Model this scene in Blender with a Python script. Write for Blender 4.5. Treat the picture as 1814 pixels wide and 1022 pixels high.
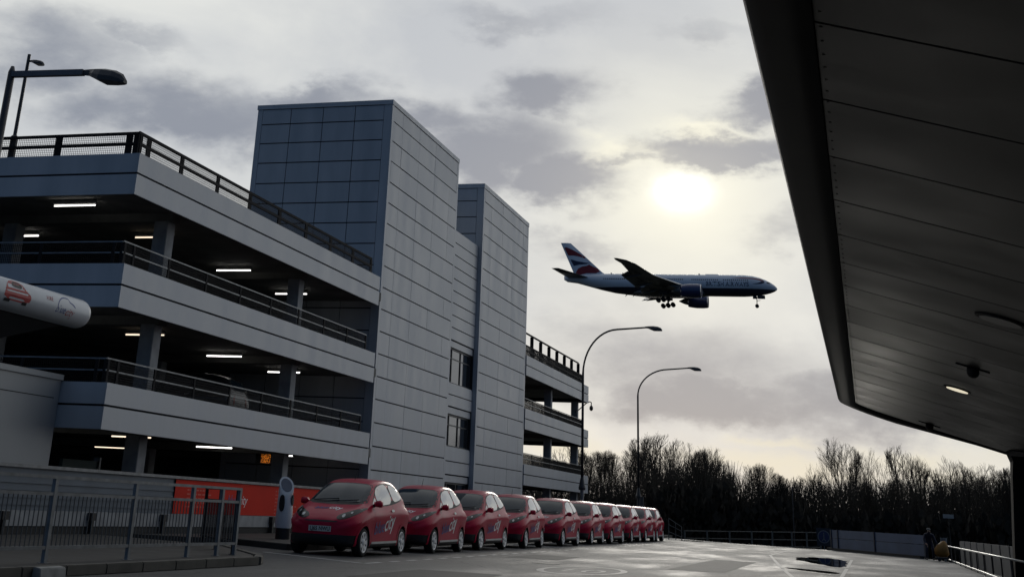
import bpy, bmesh, math, random
from mathutils import Vector, Matrix, noise
from mathutils.bvhtree import BVHTree
R_ = math.radians
scene = bpy.context.scene
for o in list(bpy.data.objects): bpy.data.objects.remove(o)
C = scene.collection
random.seed(7)

# ------------------------------------------------------------------ camera
RV = Vector((0.9525889719819082, 0.2998187093127452, 0.05179760616564141))
UV = Vector((0.06553048212883691, -0.36841613115926813, 0.9273485376133394))
FV = Vector((-0.29711951529715025, 0.8799876680088629, 0.3705964082150689))
cam = bpy.data.cameras.new('camera'); camo = bpy.data.objects.new('camera', cam); C.objects.link(camo)
m = Matrix((RV, UV, -FV)).transposed().to_4x4(); m.translation = Vector((0, 0, 1.101))
camo.matrix_world = m
cam.sensor_width = 36; cam.lens = 2248.74 * 36 / 1814
cam.shift_x = 133.07 / 1814; cam.shift_y = -513.74 / 1814
cam.clip_start = .1; cam.clip_end = 6000
scene.camera = camo

# ------------------------------------------------------------------ sky and sun
SUN_AZ, SUN_EL = -7.14, 13.56
world = bpy.data.worlds.new('World'); scene.world = world; world.use_nodes = True
def build_sky():
    nt = world.node_tree; N = nt.nodes; L = nt.links
    N.clear()
    out = N.new('ShaderNodeOutputWorld'); bg = N.new('ShaderNodeBackground'); L.new(bg.outputs[0], out.inputs[0])
    def M(op, a, b=None, c=None, clamp=False):
        n = N.new('ShaderNodeMath'); n.operation = op; n.use_clamp = clamp
        for i, v in enumerate((a, b, c)):
            if v is None: continue
            if isinstance(v, (int, float)): n.inputs[i].default_value = v
            else: L.new(v, n.inputs[i])
        return n.outputs[0]
    def mix(f, a, b):
        n = N.new('ShaderNodeMix'); n.data_type = 'RGBA'
        if isinstance(f, (int, float)): n.inputs[0].default_value = f
        else: L.new(f, n.inputs[0])
        for i, v in ((6, a), (7, b)):
            if isinstance(v, tuple): n.inputs[i].default_value = (*v, 1)
            else: L.new(v, n.inputs[i])
        return n.outputs[2]
    tc = N.new('ShaderNodeTexCoord'); sep = N.new('ShaderNodeSeparateXYZ'); L.new(tc.outputs['Generated'], sep.inputs[0])
    x, y, z = sep.outputs
    az = M('MULTIPLY', M('ARCTAN2', x, y), 57.29578)
    el = M('MULTIPLY', M('ARCSINE', z), 57.29578)
    # a cloud layer: noise on the direction, stretched along the horizon
    mp = N.new('ShaderNodeMapping'); mp.inputs['Scale'].default_value = (1, 1, 2.0); L.new(tc.outputs['Generated'], mp.inputs[0])
    def ns(scale, det, rough, off, dist=0.0):
        m2 = N.new('ShaderNodeMapping'); m2.inputs['Location'].default_value = off; L.new(mp.outputs[0], m2.inputs[0])
        n = N.new('ShaderNodeTexNoise'); n.inputs['Scale'].default_value = scale; n.inputs['Detail'].default_value = det
        n.inputs['Roughness'].default_value = rough; n.inputs['Distortion'].default_value = dist
        L.new(m2.outputs[0], n.inputs['Vector']); return n.outputs['Fac']
    n1 = ns(9, 8, .58, (0, 0, 0)); n2 = ns(9, 8, .58, (4.1, 2.2, 7.7)); nf = ns(28, 6, .6, (1, 5, 3)); nb = ns(4.0, 7, .55, (3.3, 1.9, .4), .3)
    azd = M('ADD', az, M('MULTIPLY', M('SUBTRACT', n1, .5), 9.0))
    eld = M('ADD', el, M('MULTIPLY', M('SUBTRACT', n2, .5), 5.2))
    eld = M('ADD', eld, M('MULTIPLY', M('SUBTRACT', nf, .5), 1.3))
    def blob(a, e, ra, re, tilt=0.0, A=azd, E_=eld, p=1.0):
        da = M('SUBTRACT', A, a); de = M('SUBTRACT', E_, e)
        if tilt: de = M('SUBTRACT', de, M('MULTIPLY', da, tilt))
        d = M('ADD', M('POWER', M('DIVIDE', da, ra), 2.0), M('POWER', M('DIVIDE', de, re), 2.0))
        # smooth falloff exp(-d)
        return M('MULTIPLY', M('EXPONENT', M('MULTIPLY', d, -1.0)), p)
    def total(bl):
        s = None
        for b in bl: s = b if s is None else M('MAXIMUM', s, b)
        return s
    dark = total([blob(-16.4, 14.6, 4.6, 2.1, .02, p=1.0), blob(-18.5, 16.0, 3.0, 1.3, 0, p=.8), blob(-13.2, 17.2, 3.0, 1.5, .1, p=.9), blob(-12.4, 13.9, 3.4, 1.35, 0, p=1.05),
                  blob(-9.3, 14.45, 1.6, .4, 0, p=.7), blob(-5.6, 15.0, 3.5, .95, .03, p=1.25), blob(-2.6, 17.6, 3.4, 1.25, .2, p=1.1), blob(-24, 16.7, 4.6, 1.0, .05, p=.85),
                  blob(-29.5, 15.6, 7.5, 1.9, 0, p=.85), blob(-37, 17.5, 5, 2.4, 0, p=.75), blob(-33, 18.6, 4, .8, 0, p=.5), blob(-12.2, 10.9, 2.6, .75, 0, p=.6), blob(-2.6, 11.6, 2.6, 1.0, p=.55),
                  blob(-7.5, 6.2, 9.5, 2.3, .03, p=.62), blob(-5.5, 5.2, 5.5, 1.2, 0, p=.85), blob(0.5, 5.2, 6, 1.9, 0, p=.8), blob(-16, 21, 6, .9, 0, p=.5), blob(-7, 20.6, 4, .7, 0, p=.45), blob(3, 16, 4, 2.2, p=.8), blob(-22, 8.5, 7, 2.5, p=.6)])
    darkm = M('MULTIPLY', dark, M('ADD', .25, M('MULTIPLY', M('ADD', M('MULTIPLY', n1, .55), M('MULTIPLY', nf, .45)), 1.5)), clamp=True)
    soft = N.new('ShaderNodeMapRange'); soft.interpolation_type = 'SMOOTHSTEP'
    L.new(darkm, soft.inputs[0]); soft.inputs[1].default_value = .12; soft.inputs[2].default_value = .84
    darkm = soft.outputs[0]
    # big soft variation everywhere
    big = N.new('ShaderNodeMapRange'); L.new(nb, big.inputs[0]); big.inputs[1].default_value = .36; big.inputs[2].default_value = .66
    bright = mix(big.outputs[0], (.56, .585, .62), (.79, .80, .775))
    # glow round the hidden sun
    daz = M('SUBTRACT', az, SUN_AZ); delv = M('SUBTRACT', el, SUN_EL)
    d2 = M('ADD', M('POWER', daz, 2.0), M('POWER', M('MULTIPLY', delv, 1.15), 2.0))
    glow = M('EXPONENT', M('MULTIPLY', d2, -1 / 34.0))
    col = mix(M('MULTIPLY', glow, .85), bright, (.84, .84, .745))
    wide = M('EXPONENT', M('MULTIPLY', d2, -1 / 900.0))
    lowwarm = total([blob(-3.8, 2.3, 5.5, .75, 0, p=.8), blob(-3.6, 3.5, 1.9, .28, 0, p=.75), blob(-12.0, 2.7, 2.6, .7, 0, p=.9), blob(1.8, 2.8, 3.5, .7, 0, p=.8)])
    col = mix(lowwarm, col, (.72, .70, .60))
    brt = total([blob(-9.9, 15.1, 1.5, .55, -.15, p=.9), blob(-6.3, 16.1, 1.7, .45, -.05, p=.95), blob(-8.6, 14.2, 1.2, .4, p=.5)])
    dcol = mix(M('MULTIPLY', glow, .6), (.255, .28, .34), (.36, .37, .405))
    col = mix(M('MULTIPLY', darkm, .93), col, dcol)
    col = mix(M('MULTIPLY', brt, .8), col, (1.0, .97, .80))
    # the sun burning through below the cloud bank
    azs = M('ADD', az, M('MULTIPLY', M('SUBTRACT', n1, .5), 1.6)); els = M('ADD', el, M('MULTIPLY', M('SUBTRACT', n2, .5), 1.3))
    disc = blob(-7.05, 13.36, 1.15, .74, 0, azs, els, 1.25)
    disc = M('MULTIPLY', M('POWER', disc, 1.6), M('SUBTRACT', 1.0, darkm), clamp=True)
    halo = blob(-7.0, 13.2, 3.2, 2.1, 0, azs, els, .75)
    halo = M('MULTIPLY', halo, M('SUBTRACT', 1.0, M('MULTIPLY', darkm, .75)), clamp=True)
    col = mix(halo, col, (1.0, .98, .84)); col = mix(disc, col, (1.9, 1.88, 1.72))
    # darker blue-grey sky away from the sun
    cosang = M('ADD', M('MULTIPLY', y, math.cos(R_(SUN_AZ))), M('MULTIPLY', x, math.sin(R_(SUN_AZ))))
    bk = N.new('ShaderNodeMapRange'); L.new(cosang, bk.inputs[0]); bk.inputs[1].default_value = .30; bk.inputs[2].default_value = -.45
    bk.interpolation_type = 'SMOOTHSTEP'
    backc = mix(big.outputs[0], (.024, .062, .135), (.040, .085, .165))
    col = mix(bk.outputs[0], col, backc)
    zen = N.new('ShaderNodeMapRange'); L.new(z, zen.inputs[0]); zen.inputs[1].default_value = .45; zen.inputs[2].default_value = .95
    col = mix(M('MULTIPLY', zen.outputs[0], .45), col, (.26, .29, .34))
    sky = N.new('ShaderNodeTexSky'); sky.sky_type = 'NISHITA'; sky.sun_disc = False
    sky.sun_elevation = R_(SUN_EL); sky.sun_rotation = R_(SUN_AZ)
    skd = N.new('ShaderNodeVectorMath'); skd.operation = 'SCALE'; skd.inputs['Scale'].default_value = .05; L.new(sky.outputs[0], skd.inputs[0])
    col = mix(.93, skd.outputs[0], col)      # nearly closed cloud cover over a clear sky
    L.new(col, bg.inputs[0]); bg.inputs[1].default_value = 1.0
build_sky()
sun = bpy.data.lights.new('sun', 'SUN'); sun.energy = .5; sun.angle = R_(12); sun.color = (1, .95, .86)
suno = bpy.data.objects.new('sun', sun); C.objects.link(suno)
sd = Vector((math.sin(R_(SUN_AZ)) * math.cos(R_(SUN_EL)), math.cos(R_(SUN_AZ)) * math.cos(R_(SUN_EL)), math.sin(R_(SUN_EL))))
suno.rotation_euler = sd.to_track_quat('Z', 'Y').to_euler(); suno.location = (0, 0, 60)
vs = scene.view_settings; vs.view_transform = 'Standard'; vs.look = 'None'; vs.exposure = 0; vs.gamma = 1; vs.use_curve_mapping = False
scene.render.engine = 'CYCLES'
scene.render.resolution_x = 1024; scene.render.resolution_y = 576

# ------------------------------------------------------------------ materials
MATS = {}
def mat(name, col, rough=.6, metal=0.0, var=.12, scale=3.0, bump=0.0, bscale=30, spec=.5, coat=0.0, emit=None, estr=0, col2=None, rvar=0.0, stretch=(1, 1, 1)):
    if name in MATS: return MATS[name]
    mm = bpy.data.materials.new(name); mm.use_nodes = True; nt = mm.node_tree; N = nt.nodes; L = nt.links
    b = N['Principled BSDF']; b.inputs['Roughness'].default_value = rough; b.inputs['Metallic'].default_value = metal
    b.inputs['Specular IOR Level'].default_value = spec; b.inputs['Coat Weight'].default_value = coat; b.inputs['Coat Roughness'].default_value = .06
    tc = N.new('ShaderNodeTexCoord'); mp = N.new('ShaderNodeMapping'); mp.inputs['Scale'].default_value = stretch
    L.new(tc.outputs['Object'], mp.inputs[0])
    n = N.new('ShaderNodeTexNoise'); n.inputs['Scale'].default_value = scale; n.inputs['Detail'].default_value = 6; L.new(mp.outputs[0], n.inputs['Vector'])
    r = N.new('ShaderNodeMapRange'); L.new(n.outputs['Fac'], r.inputs[0]); r.inputs[1].default_value = .3; r.inputs[2].default_value = .7
    mx = N.new('ShaderNodeMix'); mx.data_type = 'RGBA'; L.new(r.outputs[0], mx.inputs[0])
    c2 = col2 if col2 else tuple(max(0, c * (1 + var)) for c in col)
    c1 = col if col2 else tuple(max(0, c * (1 - var)) for c in col)
    mx.inputs[6].default_value = (*c1, 1); mx.inputs[7].default_value = (*c2, 1); L.new(mx.outputs[2], b.inputs['Base Color'])
    if rvar:
        rr = N.new('ShaderNodeMapRange'); L.new(n.outputs['Fac'], rr.inputs[0]); rr.inputs[1].default_value = .3; rr.inputs[2].default_value = .7
        rr.inputs[3].default_value = rough - rvar; rr.inputs[4].default_value = rough + rvar; L.new(rr.outputs[0], b.inputs['Roughness'])
    if bump:
        n2 = N.new('ShaderNodeTexNoise'); n2.inputs['Scale'].default_value = bscale; n2.inputs['Detail'].default_value = 4; L.new(mp.outputs[0], n2.inputs['Vector'])
        bp = N.new('ShaderNodeBump'); bp.inputs['Strength'].default_value = bump; bp.inputs['Distance'].default_value = .02
        L.new(n2.outputs['Fac'], bp.inputs['Height']); L.new(bp.outputs[0], b.inputs['Normal'])
    if emit: b.inputs['Emission Color'].default_value = (*emit, 1); b.inputs['Emission Strength'].default_value = estr
    MATS[name] = mm; return mm
PANEL = mat('grey_clad_panel', (.40, .422, .452), .45, .15, .11, 1.6, .10, 1.1, rvar=.10, stretch=(1, 1, .22))
BACK = mat('dark_joint', (.012, .014, .018), .9)
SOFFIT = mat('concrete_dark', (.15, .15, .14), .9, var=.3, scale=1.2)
COLM = mat('painted_concrete', (.30, .31, .32), .8, var=.2, scale=3, bump=.15)
RAILD = mat('dark_steel_rail', (.008, .008, .010), .75, 0, spec=.2)
RAILG = mat('galvanised_steel', (.17, .18, .19), .45, .6, .25, 5)
MESHW = mat('wire_mesh_steel', (.012, .012, .014), .7, 0, spec=.2)
ALU = mat('dark_window_frame', (.05, .055, .06), .45, .4)
GLASSW = mat('window_glass', (.02, .024, .028), .06, 0, .1, spec=.9)
LIT = mat('lit_tube', (.8, .8, .8), .5, emit=(1, .97, .92), estr=4.0)
LITW = mat('lit_tube_warm', (.8, .7, .6), .5, emit=(1, .82, .62), estr=1.6)
CASE = mat('light_casing', (.25, .25, .25), .6)
WHITE = mat('white_paint', (.55, .56, .57), .5, var=.06)
RED = mat('red_car_paint', (.42, .009, .040), .36, 0, .10, 2, coat=.30, spec=.10, rvar=.06)
MATS['red_car_paint'].node_tree.nodes['Principled BSDF'].inputs['Coat Roughness'].default_value = .16
CARBLK = mat('black_car_plastic', (.012, .012, .013), .55)
CARSG = mat('car_side_glass', (.05, .056, .056), .06, 0, .05, spec=1.0, coat=1.0)
MATS['car_side_glass'].node_tree.nodes['Principled BSDF'].inputs['IOR'].default_value = 2.0
CARGL = mat('car_glass', (.010, .022, .032), .08, 0, .05, spec=.30)
TYRE = mat('tyre_rubber', (.012, .012, .012), .85)
HUB = mat('silver_wheel_trim', (.62, .63, .64), .4, .25, .1)
SILV = mat('silver_trim', (.42, .42, .42), .4, .5)
PLATE = mat('number_plate_white', (.6, .6, .56), .5)
TXTB = mat('blue_lettering', (.035, .06, .22), .5)
TXTW = mat('white_lettering', (.85, .85, .85), .5)
TXTK = mat('black_lettering', (.01, .01, .01), .5)
LAMPG = mat('clear_lamp_glass', (.35, .36, .37), .1, .4)

# ------------------------------------------------------------------ mesh helpers
class MB:
    def __init__(s): s.v = []; s.f = []; s.m = []
    def add(s, vs, fs, mi=0):
        b = len(s.v); s.v += [tuple(p) for p in vs]; s.f += [tuple(i + b for i in f) for f in fs]; s.m += [mi] * len(fs); return s
    def box(s, x0, x1, y0, y1, z0, z1, mi=0):
        x0, x1 = min(x0, x1), max(x0, x1); y0, y1 = min(y0, y1), max(y0, y1); z0, z1 = min(z0, z1), max(z0, z1)
        return s.add([(x0, y0, z0), (x1, y0, z0), (x1, y1, z0), (x0, y1, z0), (x0, y0, z1), (x1, y0, z1), (x1, y1, z1), (x0, y1, z1)],
                     [(0, 3, 2, 1), (4, 5, 6, 7), (0, 1, 5, 4), (1, 2, 6, 5), (2, 3, 7, 6), (3, 0, 4, 7)], mi)
    def beam(s, p, q, w, h=None, mi=0, up=(0, 0, 1)):
        p, q = Vector(p), Vector(q); h = h or w; d = (q - p).normalized(); u = Vector(up)
        if abs(d.dot(u)) > .98: u = Vector((0, 1, 0))
        a = d.cross(u).normalized() * (w / 2); b = a.cross(d).normalized() * (h / 2)
        vs = [e + sa * a + sb * b for e in (p, q) for sa, sb in ((-1, -1), (1, -1), (1, 1), (-1, 1))]
        return s.add(vs, [(0, 3, 2, 1), (4, 5, 6, 7), (0, 1, 5, 4), (1, 2, 6, 5), (2, 3, 7, 6), (3, 0, 4, 7)], mi)
    def tube(s, pts, rad, n=8, cap=True, mi=0):
        pts = [Vector(p) for p in pts]; rad = rad if isinstance(rad, (list, tuple)) else [rad] * len(pts); vs = []
        a = None
        for i, p in enumerate(pts):
            d = (pts[min(i + 1, len(pts) - 1)] - pts[max(i - 1, 0)]).normalized()
            if a is None: a = d.orthogonal().normalized()
            else: a = (a - d * a.dot(d)).normalized()
            b = d.cross(a)
            vs += [p + rad[i] * (math.cos(t) * a + math.sin(t) * b) for t in [2 * math.pi * k / n for k in range(n)]]
        fs = [(i * n + k, i * n + (k + 1) % n, (i + 1) * n + (k + 1) % n, (i + 1) * n + k) for i in range(len(pts) - 1) for k in range(n)]
        if cap: fs += [tuple(range(n - 1, -1, -1)), tuple(range((len(pts) - 1) * n, len(pts) * n))]
        return s.add(vs, fs, mi)
    def prism(s, poly, f0, f1, mi=0):     # poly: 2-D points; f0,f1 map (u,v)->3-D for both ends
        n = len(poly); vs = [f0(*p) for p in poly] + [f1(*p) for p in poly]
        fs = [tuple(range(n - 1, -1, -1)), tuple(range(n, 2 * n))] + [(i, (i + 1) % n, n + (i + 1) % n, n + i) for i in range(n)]
        return s.add(vs, fs, mi)
    def loft(s, rings, close=True, caps=True, mi=0):
        n = len(rings[0]); vs = [p for r in rings for p in r]
        kk = n if close else n - 1
        fs = [(i * n + k, i * n + (k + 1) % n, (i + 1) * n + (k + 1) % n, (i + 1) * n + k) for i in range(len(rings) - 1) for k in range(kk)]
        if caps: fs += [tuple(range(n - 1, -1, -1)), tuple(range((len(rings) - 1) * n, len(rings) * n))]
        return s.add(vs, fs, mi)
ROOT = {}
def tag(o, label=None, cat=None, group=None, kind=None):
    if label: o['label'] = label
    if cat: o['category'] = cat
    if group: o['group'] = group
    if kind: o['kind'] = kind
    return o
def thing(name, loc, label, cat, group=None):
    o = bpy.data.objects.new(name, None); C.objects.link(o); o.location = loc; o.empty_display_size = .3
    ROOT[o.name] = Vector(loc); return tag(o, label, cat, group)
def obj(name, mb, mats, parent=None, smooth=False, bevel=0, recalc=True):
    me = bpy.data.meshes.new(name)
    if parent is not None: org = ROOT[parent.name]
    else:
        xs = [p[0] for p in mb.v]; ys = [p[1] for p in mb.v]; zs = [p[2] for p in mb.v]
        org = Vector(((min(xs) + max(xs)) / 2, (min(ys) + max(ys)) / 2, min(zs)))
    me.from_pydata([(p[0] - org.x, p[1] - org.y, p[2] - org.z) for p in mb.v], [], mb.f)
    if not isinstance(mats, (list, tuple)): mats = [mats]
    for mm in mats: me.materials.append(mm)
    me.polygons.foreach_set('material_index', mb.m)
    if recalc or bevel:
        bm = bmesh.new(); bm.from_mesh(me)
        if recalc: bmesh.ops.recalc_face_normals(bm, faces=bm.faces)
        if bevel: bmesh.ops.bevel(bm, geom=[e for e in bm.edges if len(e.link_faces) == 2 and e.calc_face_angle(0) > .6], offset=bevel, segments=2, affect='EDGES', clamp_overlap=True)
        bm.to_mesh(me); bm.free()
    if smooth:
        me.polygons.foreach_set('use_smooth', [True] * len(me.polygons))
    me.update()
    o = bpy.data.objects.new(name, me); C.objects.link(o)
    if parent is not None: o.parent = parent; ROOT[o.name] = org
    else: o.location = org; ROOT[o.name] = org
    return o
def sharp(o, ang=35):
    try:
        me = o.data; bm = bmesh.new(); bm.from_mesh(me)
        for e in bm.edges: e.smooth = not (len(e.link_faces) == 2 and e.calc_face_angle(0) > R_(ang))
        bm.to_mesh(me); bm.free(); me.polygons.foreach_set('use_smooth', [True] * len(me.polygons))
    except Exception: pass
    return o
def kids(o): return [c for c in bpy.data.objects if c.parent == o]
def copy_tree(o, parent=None):
    c = o.copy(); C.objects.link(c)
    if parent is not None: c.parent = parent
    ROOT[c.name] = ROOT.get(o.name, Vector())
    for ch in kids(o): copy_tree(ch, c)
    return c
def chaikin(pts, it=2):
    for _ in range(it):
        n = len(pts); q = []
        for i in range(n):
            a, b = pts[i], pts[(i + 1) % n]
            q += [(a[0] * .75 + b[0] * .25, a[1] * .75 + b[1] * .25), (a[0] * .25 + b[0] * .75, a[1] * .25 + b[1] * .75)]
        pts = q
    return pts
def patch(mb, poly, to3, direction, bvh, off, step=.1, mi=0):
    """lay a flat outline on a curved surface: cut it into a grid, cast every vertex onto the surface"""
    bm = bmesh.new(); f = bm.faces.new([bm.verts.new((p[0], p[1], 0)) for p in poly])
    _lay(mb, bm, to3, direction, bvh, off, step, mi)
def _lay(mb, bm, to3, direction, bvh, off, step, mi):
    us = [v.co.x for v in bm.verts]; vs = [v.co.y for v in bm.verts]
    if step:
        u = min(us) + step
        while u < max(us): bmesh.ops.bisect_plane(bm, geom=bm.verts[:] + bm.edges[:] + bm.faces[:], plane_co=(u, 0, 0), plane_no=(1, 0, 0)); u += step
        v = min(vs) + step
        while v < max(vs): bmesh.ops.bisect_plane(bm, geom=bm.verts[:] + bm.edges[:] + bm.faces[:], plane_co=(0, v, 0), plane_no=(0, 1, 0)); v += step
    bmesh.ops.triangulate(bm, faces=bm.faces[:])
    d = Vector(direction).normalized(); vsout = []; ok = []
    for v in bm.verts:
        p = Vector(to3(v.co.x, v.co.y)); hit = bvh.ray_cast(p, d)
        if hit[0] is None: vsout.append(p + d * 1.0); ok.append(False)
        else:
            nn = hit[1]; nn = -nn if nn.dot(d) > 0 else nn
            vsout.append(hit[0] + nn * off); ok.append(True)
    bm.verts.index_update()
    fs = [tuple(v.index for v in f.verts) for f in bm.faces if all(ok[v.index] for v in f.verts)]
    mb.add(vsout, fs, mi); bm.free()
def text_bm(txt, size, shear=0.0, bold=0.0):
    cu = bpy.data.curves.new('t', 'FONT'); cu.body = txt; cu.size = size; cu.shear = shear; cu.offset = bold; cu.resolution_u = 3
    o = bpy.data.objects.new('t', cu); C.objects.link(o); bpy.context.view_layer.update()
    me = o.to_mesh(); bm = bmesh.new(); bm.from_mesh(me); o.to_mesh_clear()
    bpy.data.objects.remove(o); bpy.data.curves.remove(cu)
    return bm
def text_width(bm): return max(v.co.x for v in bm.verts)
def text_on(mb, txt, size, to3, direction, bvh, off, shear=0.0, bold=0.0, step=0, mi=0, width=None):
    bm = text_bm(txt, size, shear, bold); w = text_width(bm)
    if width:
        for v in bm.verts: v.co.x *= width / w
        w = width
    _lay(mb, bm, to3, direction, bvh, off, step, mi); return w
def text_flat(mb, txt, size, to3, shear=0, bold=0, width=None, mi=0):
    bm = text_bm(txt, size, shear, bold); w = text_width(bm)
    if width:
        for v in bm.verts: v.co.x *= width / w
    bm.verts.index_update(); mb.add([to3(v.co.x, v.co.y) for v in bm.verts], [tuple(v.index for v in f.verts) for f in bm.faces], mi); bm.free()
    return width or w
def bvh_of(o): return BVHTree.FromPolygons([v.co.copy() for v in o.data.vertices], [tuple(p.vertices) for p in o.data.polygons])

# ------------------------------------------------------------------ ground
EDGE = [(-14.5, 92.5), (-12.2, 88.8), (-9.3, 83.2), (-7.4, 81.0), (-5.5, 79.8), (-3.6, 77.8), (-1.9, 78.3), (2.75, 68.3), (3.55, 62.5), (4.9, 60), (5.2, 34), (70, 30)]
def build_ground():
    mb = MB(); n = 60; S = 1600
    vs = []; fs = []
    for i in range(n + 1):
        for j in range(n + 1):
            x = (i / n - .5) ** 3 * 8 * S / 2 + 0; y = 100 + (j / n - .5) ** 3 * 8 * S / 2
            vs.append((x, y, -1.0 + noise.noise(Vector((x * .05, y * .05, 0))) * .15))
    fs = [(i * (n + 1) + j, (i + 1) * (n + 1) + j, (i + 1) * (n + 1) + j + 1, i * (n + 1) + j + 1) for i in range(n) for j in range(n)]
    mb.add(vs, fs); tag(obj('ground', mb, mat('rough_winter_grass', (.012, .014, .008), .95, var=.5, scale=.6, bump=.5, bscale=8), smooth=True), kind='structure')
    poly = [(-70, -40), (-70, 92.5)] + EDGE + [(70, -40)]
    m2 = MB(); m2.prism(poly, lambda x, y: (x, y, -1.3), lambda x, y: (x, y, 0))
    ro = mat('wet_asphalt', (.04, .04, .04), .62, 0, .3, .35, .5, 14, spec=.35, col2=(.075, .075, .073), rvar=.10, stretch=(1, .45, 1))
    # finer grain on top of the broad damp patches
    nt = ro.node_tree; N = nt.nodes; L = nt.links; b = N['Principled BSDF']
    g = N.new('ShaderNodeTexNoise'); g.inputs['Scale'].default_value = 60; g.inputs['Detail'].default_value = 3
    tc = [x for x in N if x.type == 'TEX_COORD'][0]; L.new(tc.outputs['Object'], g.inputs['Vector'])
    bumpn = [x for x in N if x.type == 'BUMP'][0]; b2 = N.new('ShaderNodeBump'); b2.inputs['Strength'].default_value = .6; b2.inputs['Distance'].default_value = .012
    L.new(g.outputs['Fac'], b2.inputs['Height']); L.new(bumpn.outputs[0], b2.inputs['Normal']); L.new(b2.outputs[0], b.inputs['Normal'])
    # damp, smoother stretches and dark oil-stained ones, with soft irregular borders
    mpw = N.new('ShaderNodeMapping'); mpw.inputs['Scale'].default_value = (.34, .10, 1); L.new(tc.outputs['Object'], mpw.inputs[0])
    wn = N.new('ShaderNodeTexNoise'); wn.inputs['Scale'].default_value = 1.6; wn.inputs['Detail'].default_value = 9; wn.inputs['Roughness'].default_value = .62; L.new(mpw.outputs[0], wn.inputs['Vector'])
    wr = N.new('ShaderNodeMapRange'); L.new(wn.outputs['Fac'], wr.inputs[0]); wr.inputs[1].default_value = .46; wr.inputs[2].default_value = .62; wr.inputs[3].default_value = .64; wr.inputs[4].default_value = .50
    L.new(wr.outputs[0], b.inputs['Roughness'])
    vo = N.new('ShaderNodeTexVoronoi'); vo.feature = 'DISTANCE_TO_EDGE'; vo.inputs['Scale'].default_value = .16; vm = N.new('ShaderNodeVectorMath'); vm.operation = 'ADD'
    dn = N.new('ShaderNodeTexNoise'); dn.inputs['Scale'].default_value = 1.3; dn.inputs['Detail'].default_value = 5; L.new(tc.outputs['Object'], dn.inputs['Vector'])
    L.new(tc.outputs['Object'], vm.inputs[0]); L.new(dn.outputs['Color'], vm.inputs[1]); L.new(vm.outputs[0], vo.inputs['Vector'])
    cr_ = N.new('ShaderNodeMapRange'); L.new(vo.outputs['Distance'], cr_.inputs[0]); cr_.inputs[1].default_value = .002; cr_.inputs[2].default_value = .007; cr_.inputs[3].default_value = .35; cr_.inputs[4].default_value = 1.0
    st_ = N.new('ShaderNodeMapRange'); L.new(wn.outputs['Fac'], st_.inputs[0]); st_.inputs[1].default_value = .30; st_.inputs[2].default_value = .44; st_.inputs[3].default_value = .55; st_.inputs[4].default_value = 1.0
    gr_ = N.new('ShaderNodeTexNoise'); gr_.inputs['Scale'].default_value = 14; gr_.inputs['Detail'].default_value = 8; gr_.inputs['Roughness'].default_value = .8; L.new(tc.outputs['Object'], gr_.inputs['Vector'])
    gm_ = N.new('ShaderNodeMapRange'); L.new(gr_.outputs['Fac'], gm_.inputs[0]); gm_.inputs[1].default_value = .3; gm_.inputs[2].default_value = .7; gm_.inputs[3].default_value = .45; gm_.inputs[4].default_value = 1.6
    m0_ = N.new('ShaderNodeMath'); m0_.operation = 'MULTIPLY'; L.new(cr_.outputs[0], m0_.inputs[0]); L.new(gm_.outputs[0], m0_.inputs[1])
    mm_ = N.new('ShaderNodeMath'); mm_.operation = 'MULTIPLY'; L.new(m0_.outputs[0], mm_.inputs[0]); L.new(st_.outputs[0], mm_.inputs[1])
    old = b.inputs['Base Color'].links[0].from_socket; sc_ = N.new('ShaderNodeVectorMath'); sc_.operation = 'SCALE'; L.new(old, sc_.inputs[0]); L.new(mm_.outputs[0], sc_.inputs['Scale']); L.new(sc_.outputs[0], b.inputs['Base Color'])
    tag(obj('road', m2, ro), kind='structure')
    for (x0, x1, y0, y1) in ((-7.9, -6.4, 20.5, 24.6), (-4.6, -3.4, 33.0, 44.0), (-8.8, -7.6, 34, 37.5)):
        mq = MB(); mq.add([(x0, y0, .0045), (x1 + .1, y0 + .1, .0045), (x1, y1, .0045), (x0 - .05, y1 - .2, .0045)], [(0, 1, 2, 3)]); tag(obj('tarmac_repair', mq, mat('patch_tarmac', (.030, .030, .031), .7, 0, .3, 2, .4, 20, spec=.3)), kind='structure')
    mq = MB(); mq.tube([(-7.2, 31.5, -.01), (-7.2, 31.5, .006)], .33, 24); tag(obj('drain_cover', mq, mat('iron_cover', (.02, .02, .02), .6, .3)), 'round iron drain cover in the road beside the cars', 'drain cover')
    # footway along the building and the island with the railing, both raised with kerbs
    pav = mat('damp_paving', (.030, .027, .023), .7, 0, .35, 1.2, .3, 12, rvar=.12)
    ker = mat('concrete_kerb', (.07, .065, .055), .75, 0, .3, 2, .2, 20)
    m3 = MB(); fw = [(-16.62, 28.9), (-14.5, 30.1), (-12.62, 28.9), (-12.5, 92), (-16.62, 92)]
    m3.prism(fw, lambda x, y: (x, y, -.02), lambda x, y: (x, y, .12)); tag(obj('footway', m3, pav), kind='structure')
    m4 = MB(); isl = [(-16.62, 2), (-10.2, 2), (-10.2, 21.8), (-10.5, 22.6), (-12.9, 26.0), (-16.62, 27.2)]
    m4.prism(isl, lambda x, y: (x, y, -.02), lambda x, y: (x, y, .12)); tag(obj('island_pavement', m4, pav), kind='structure')
    m5 = MB()
    def kerb(pts):
        for a, b in zip(pts, pts[1:]):
            a, b = Vector((*a, .065)), Vector((*b, .065)); L_ = (b - a).length; k = max(1, int(L_ / .95)); d = (b - a) / k
            for i in range(k): m5.beam(a + d * i + d.normalized() * .006, a + d * (i + 1) - d.normalized() * .006, .15, .135)
    kerb([(-10.1, 2), (-10.1, 21.85)]); kerb([(-10.12, 21.95), (-10.42, 22.7), (-12.85, 26.12)])
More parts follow.
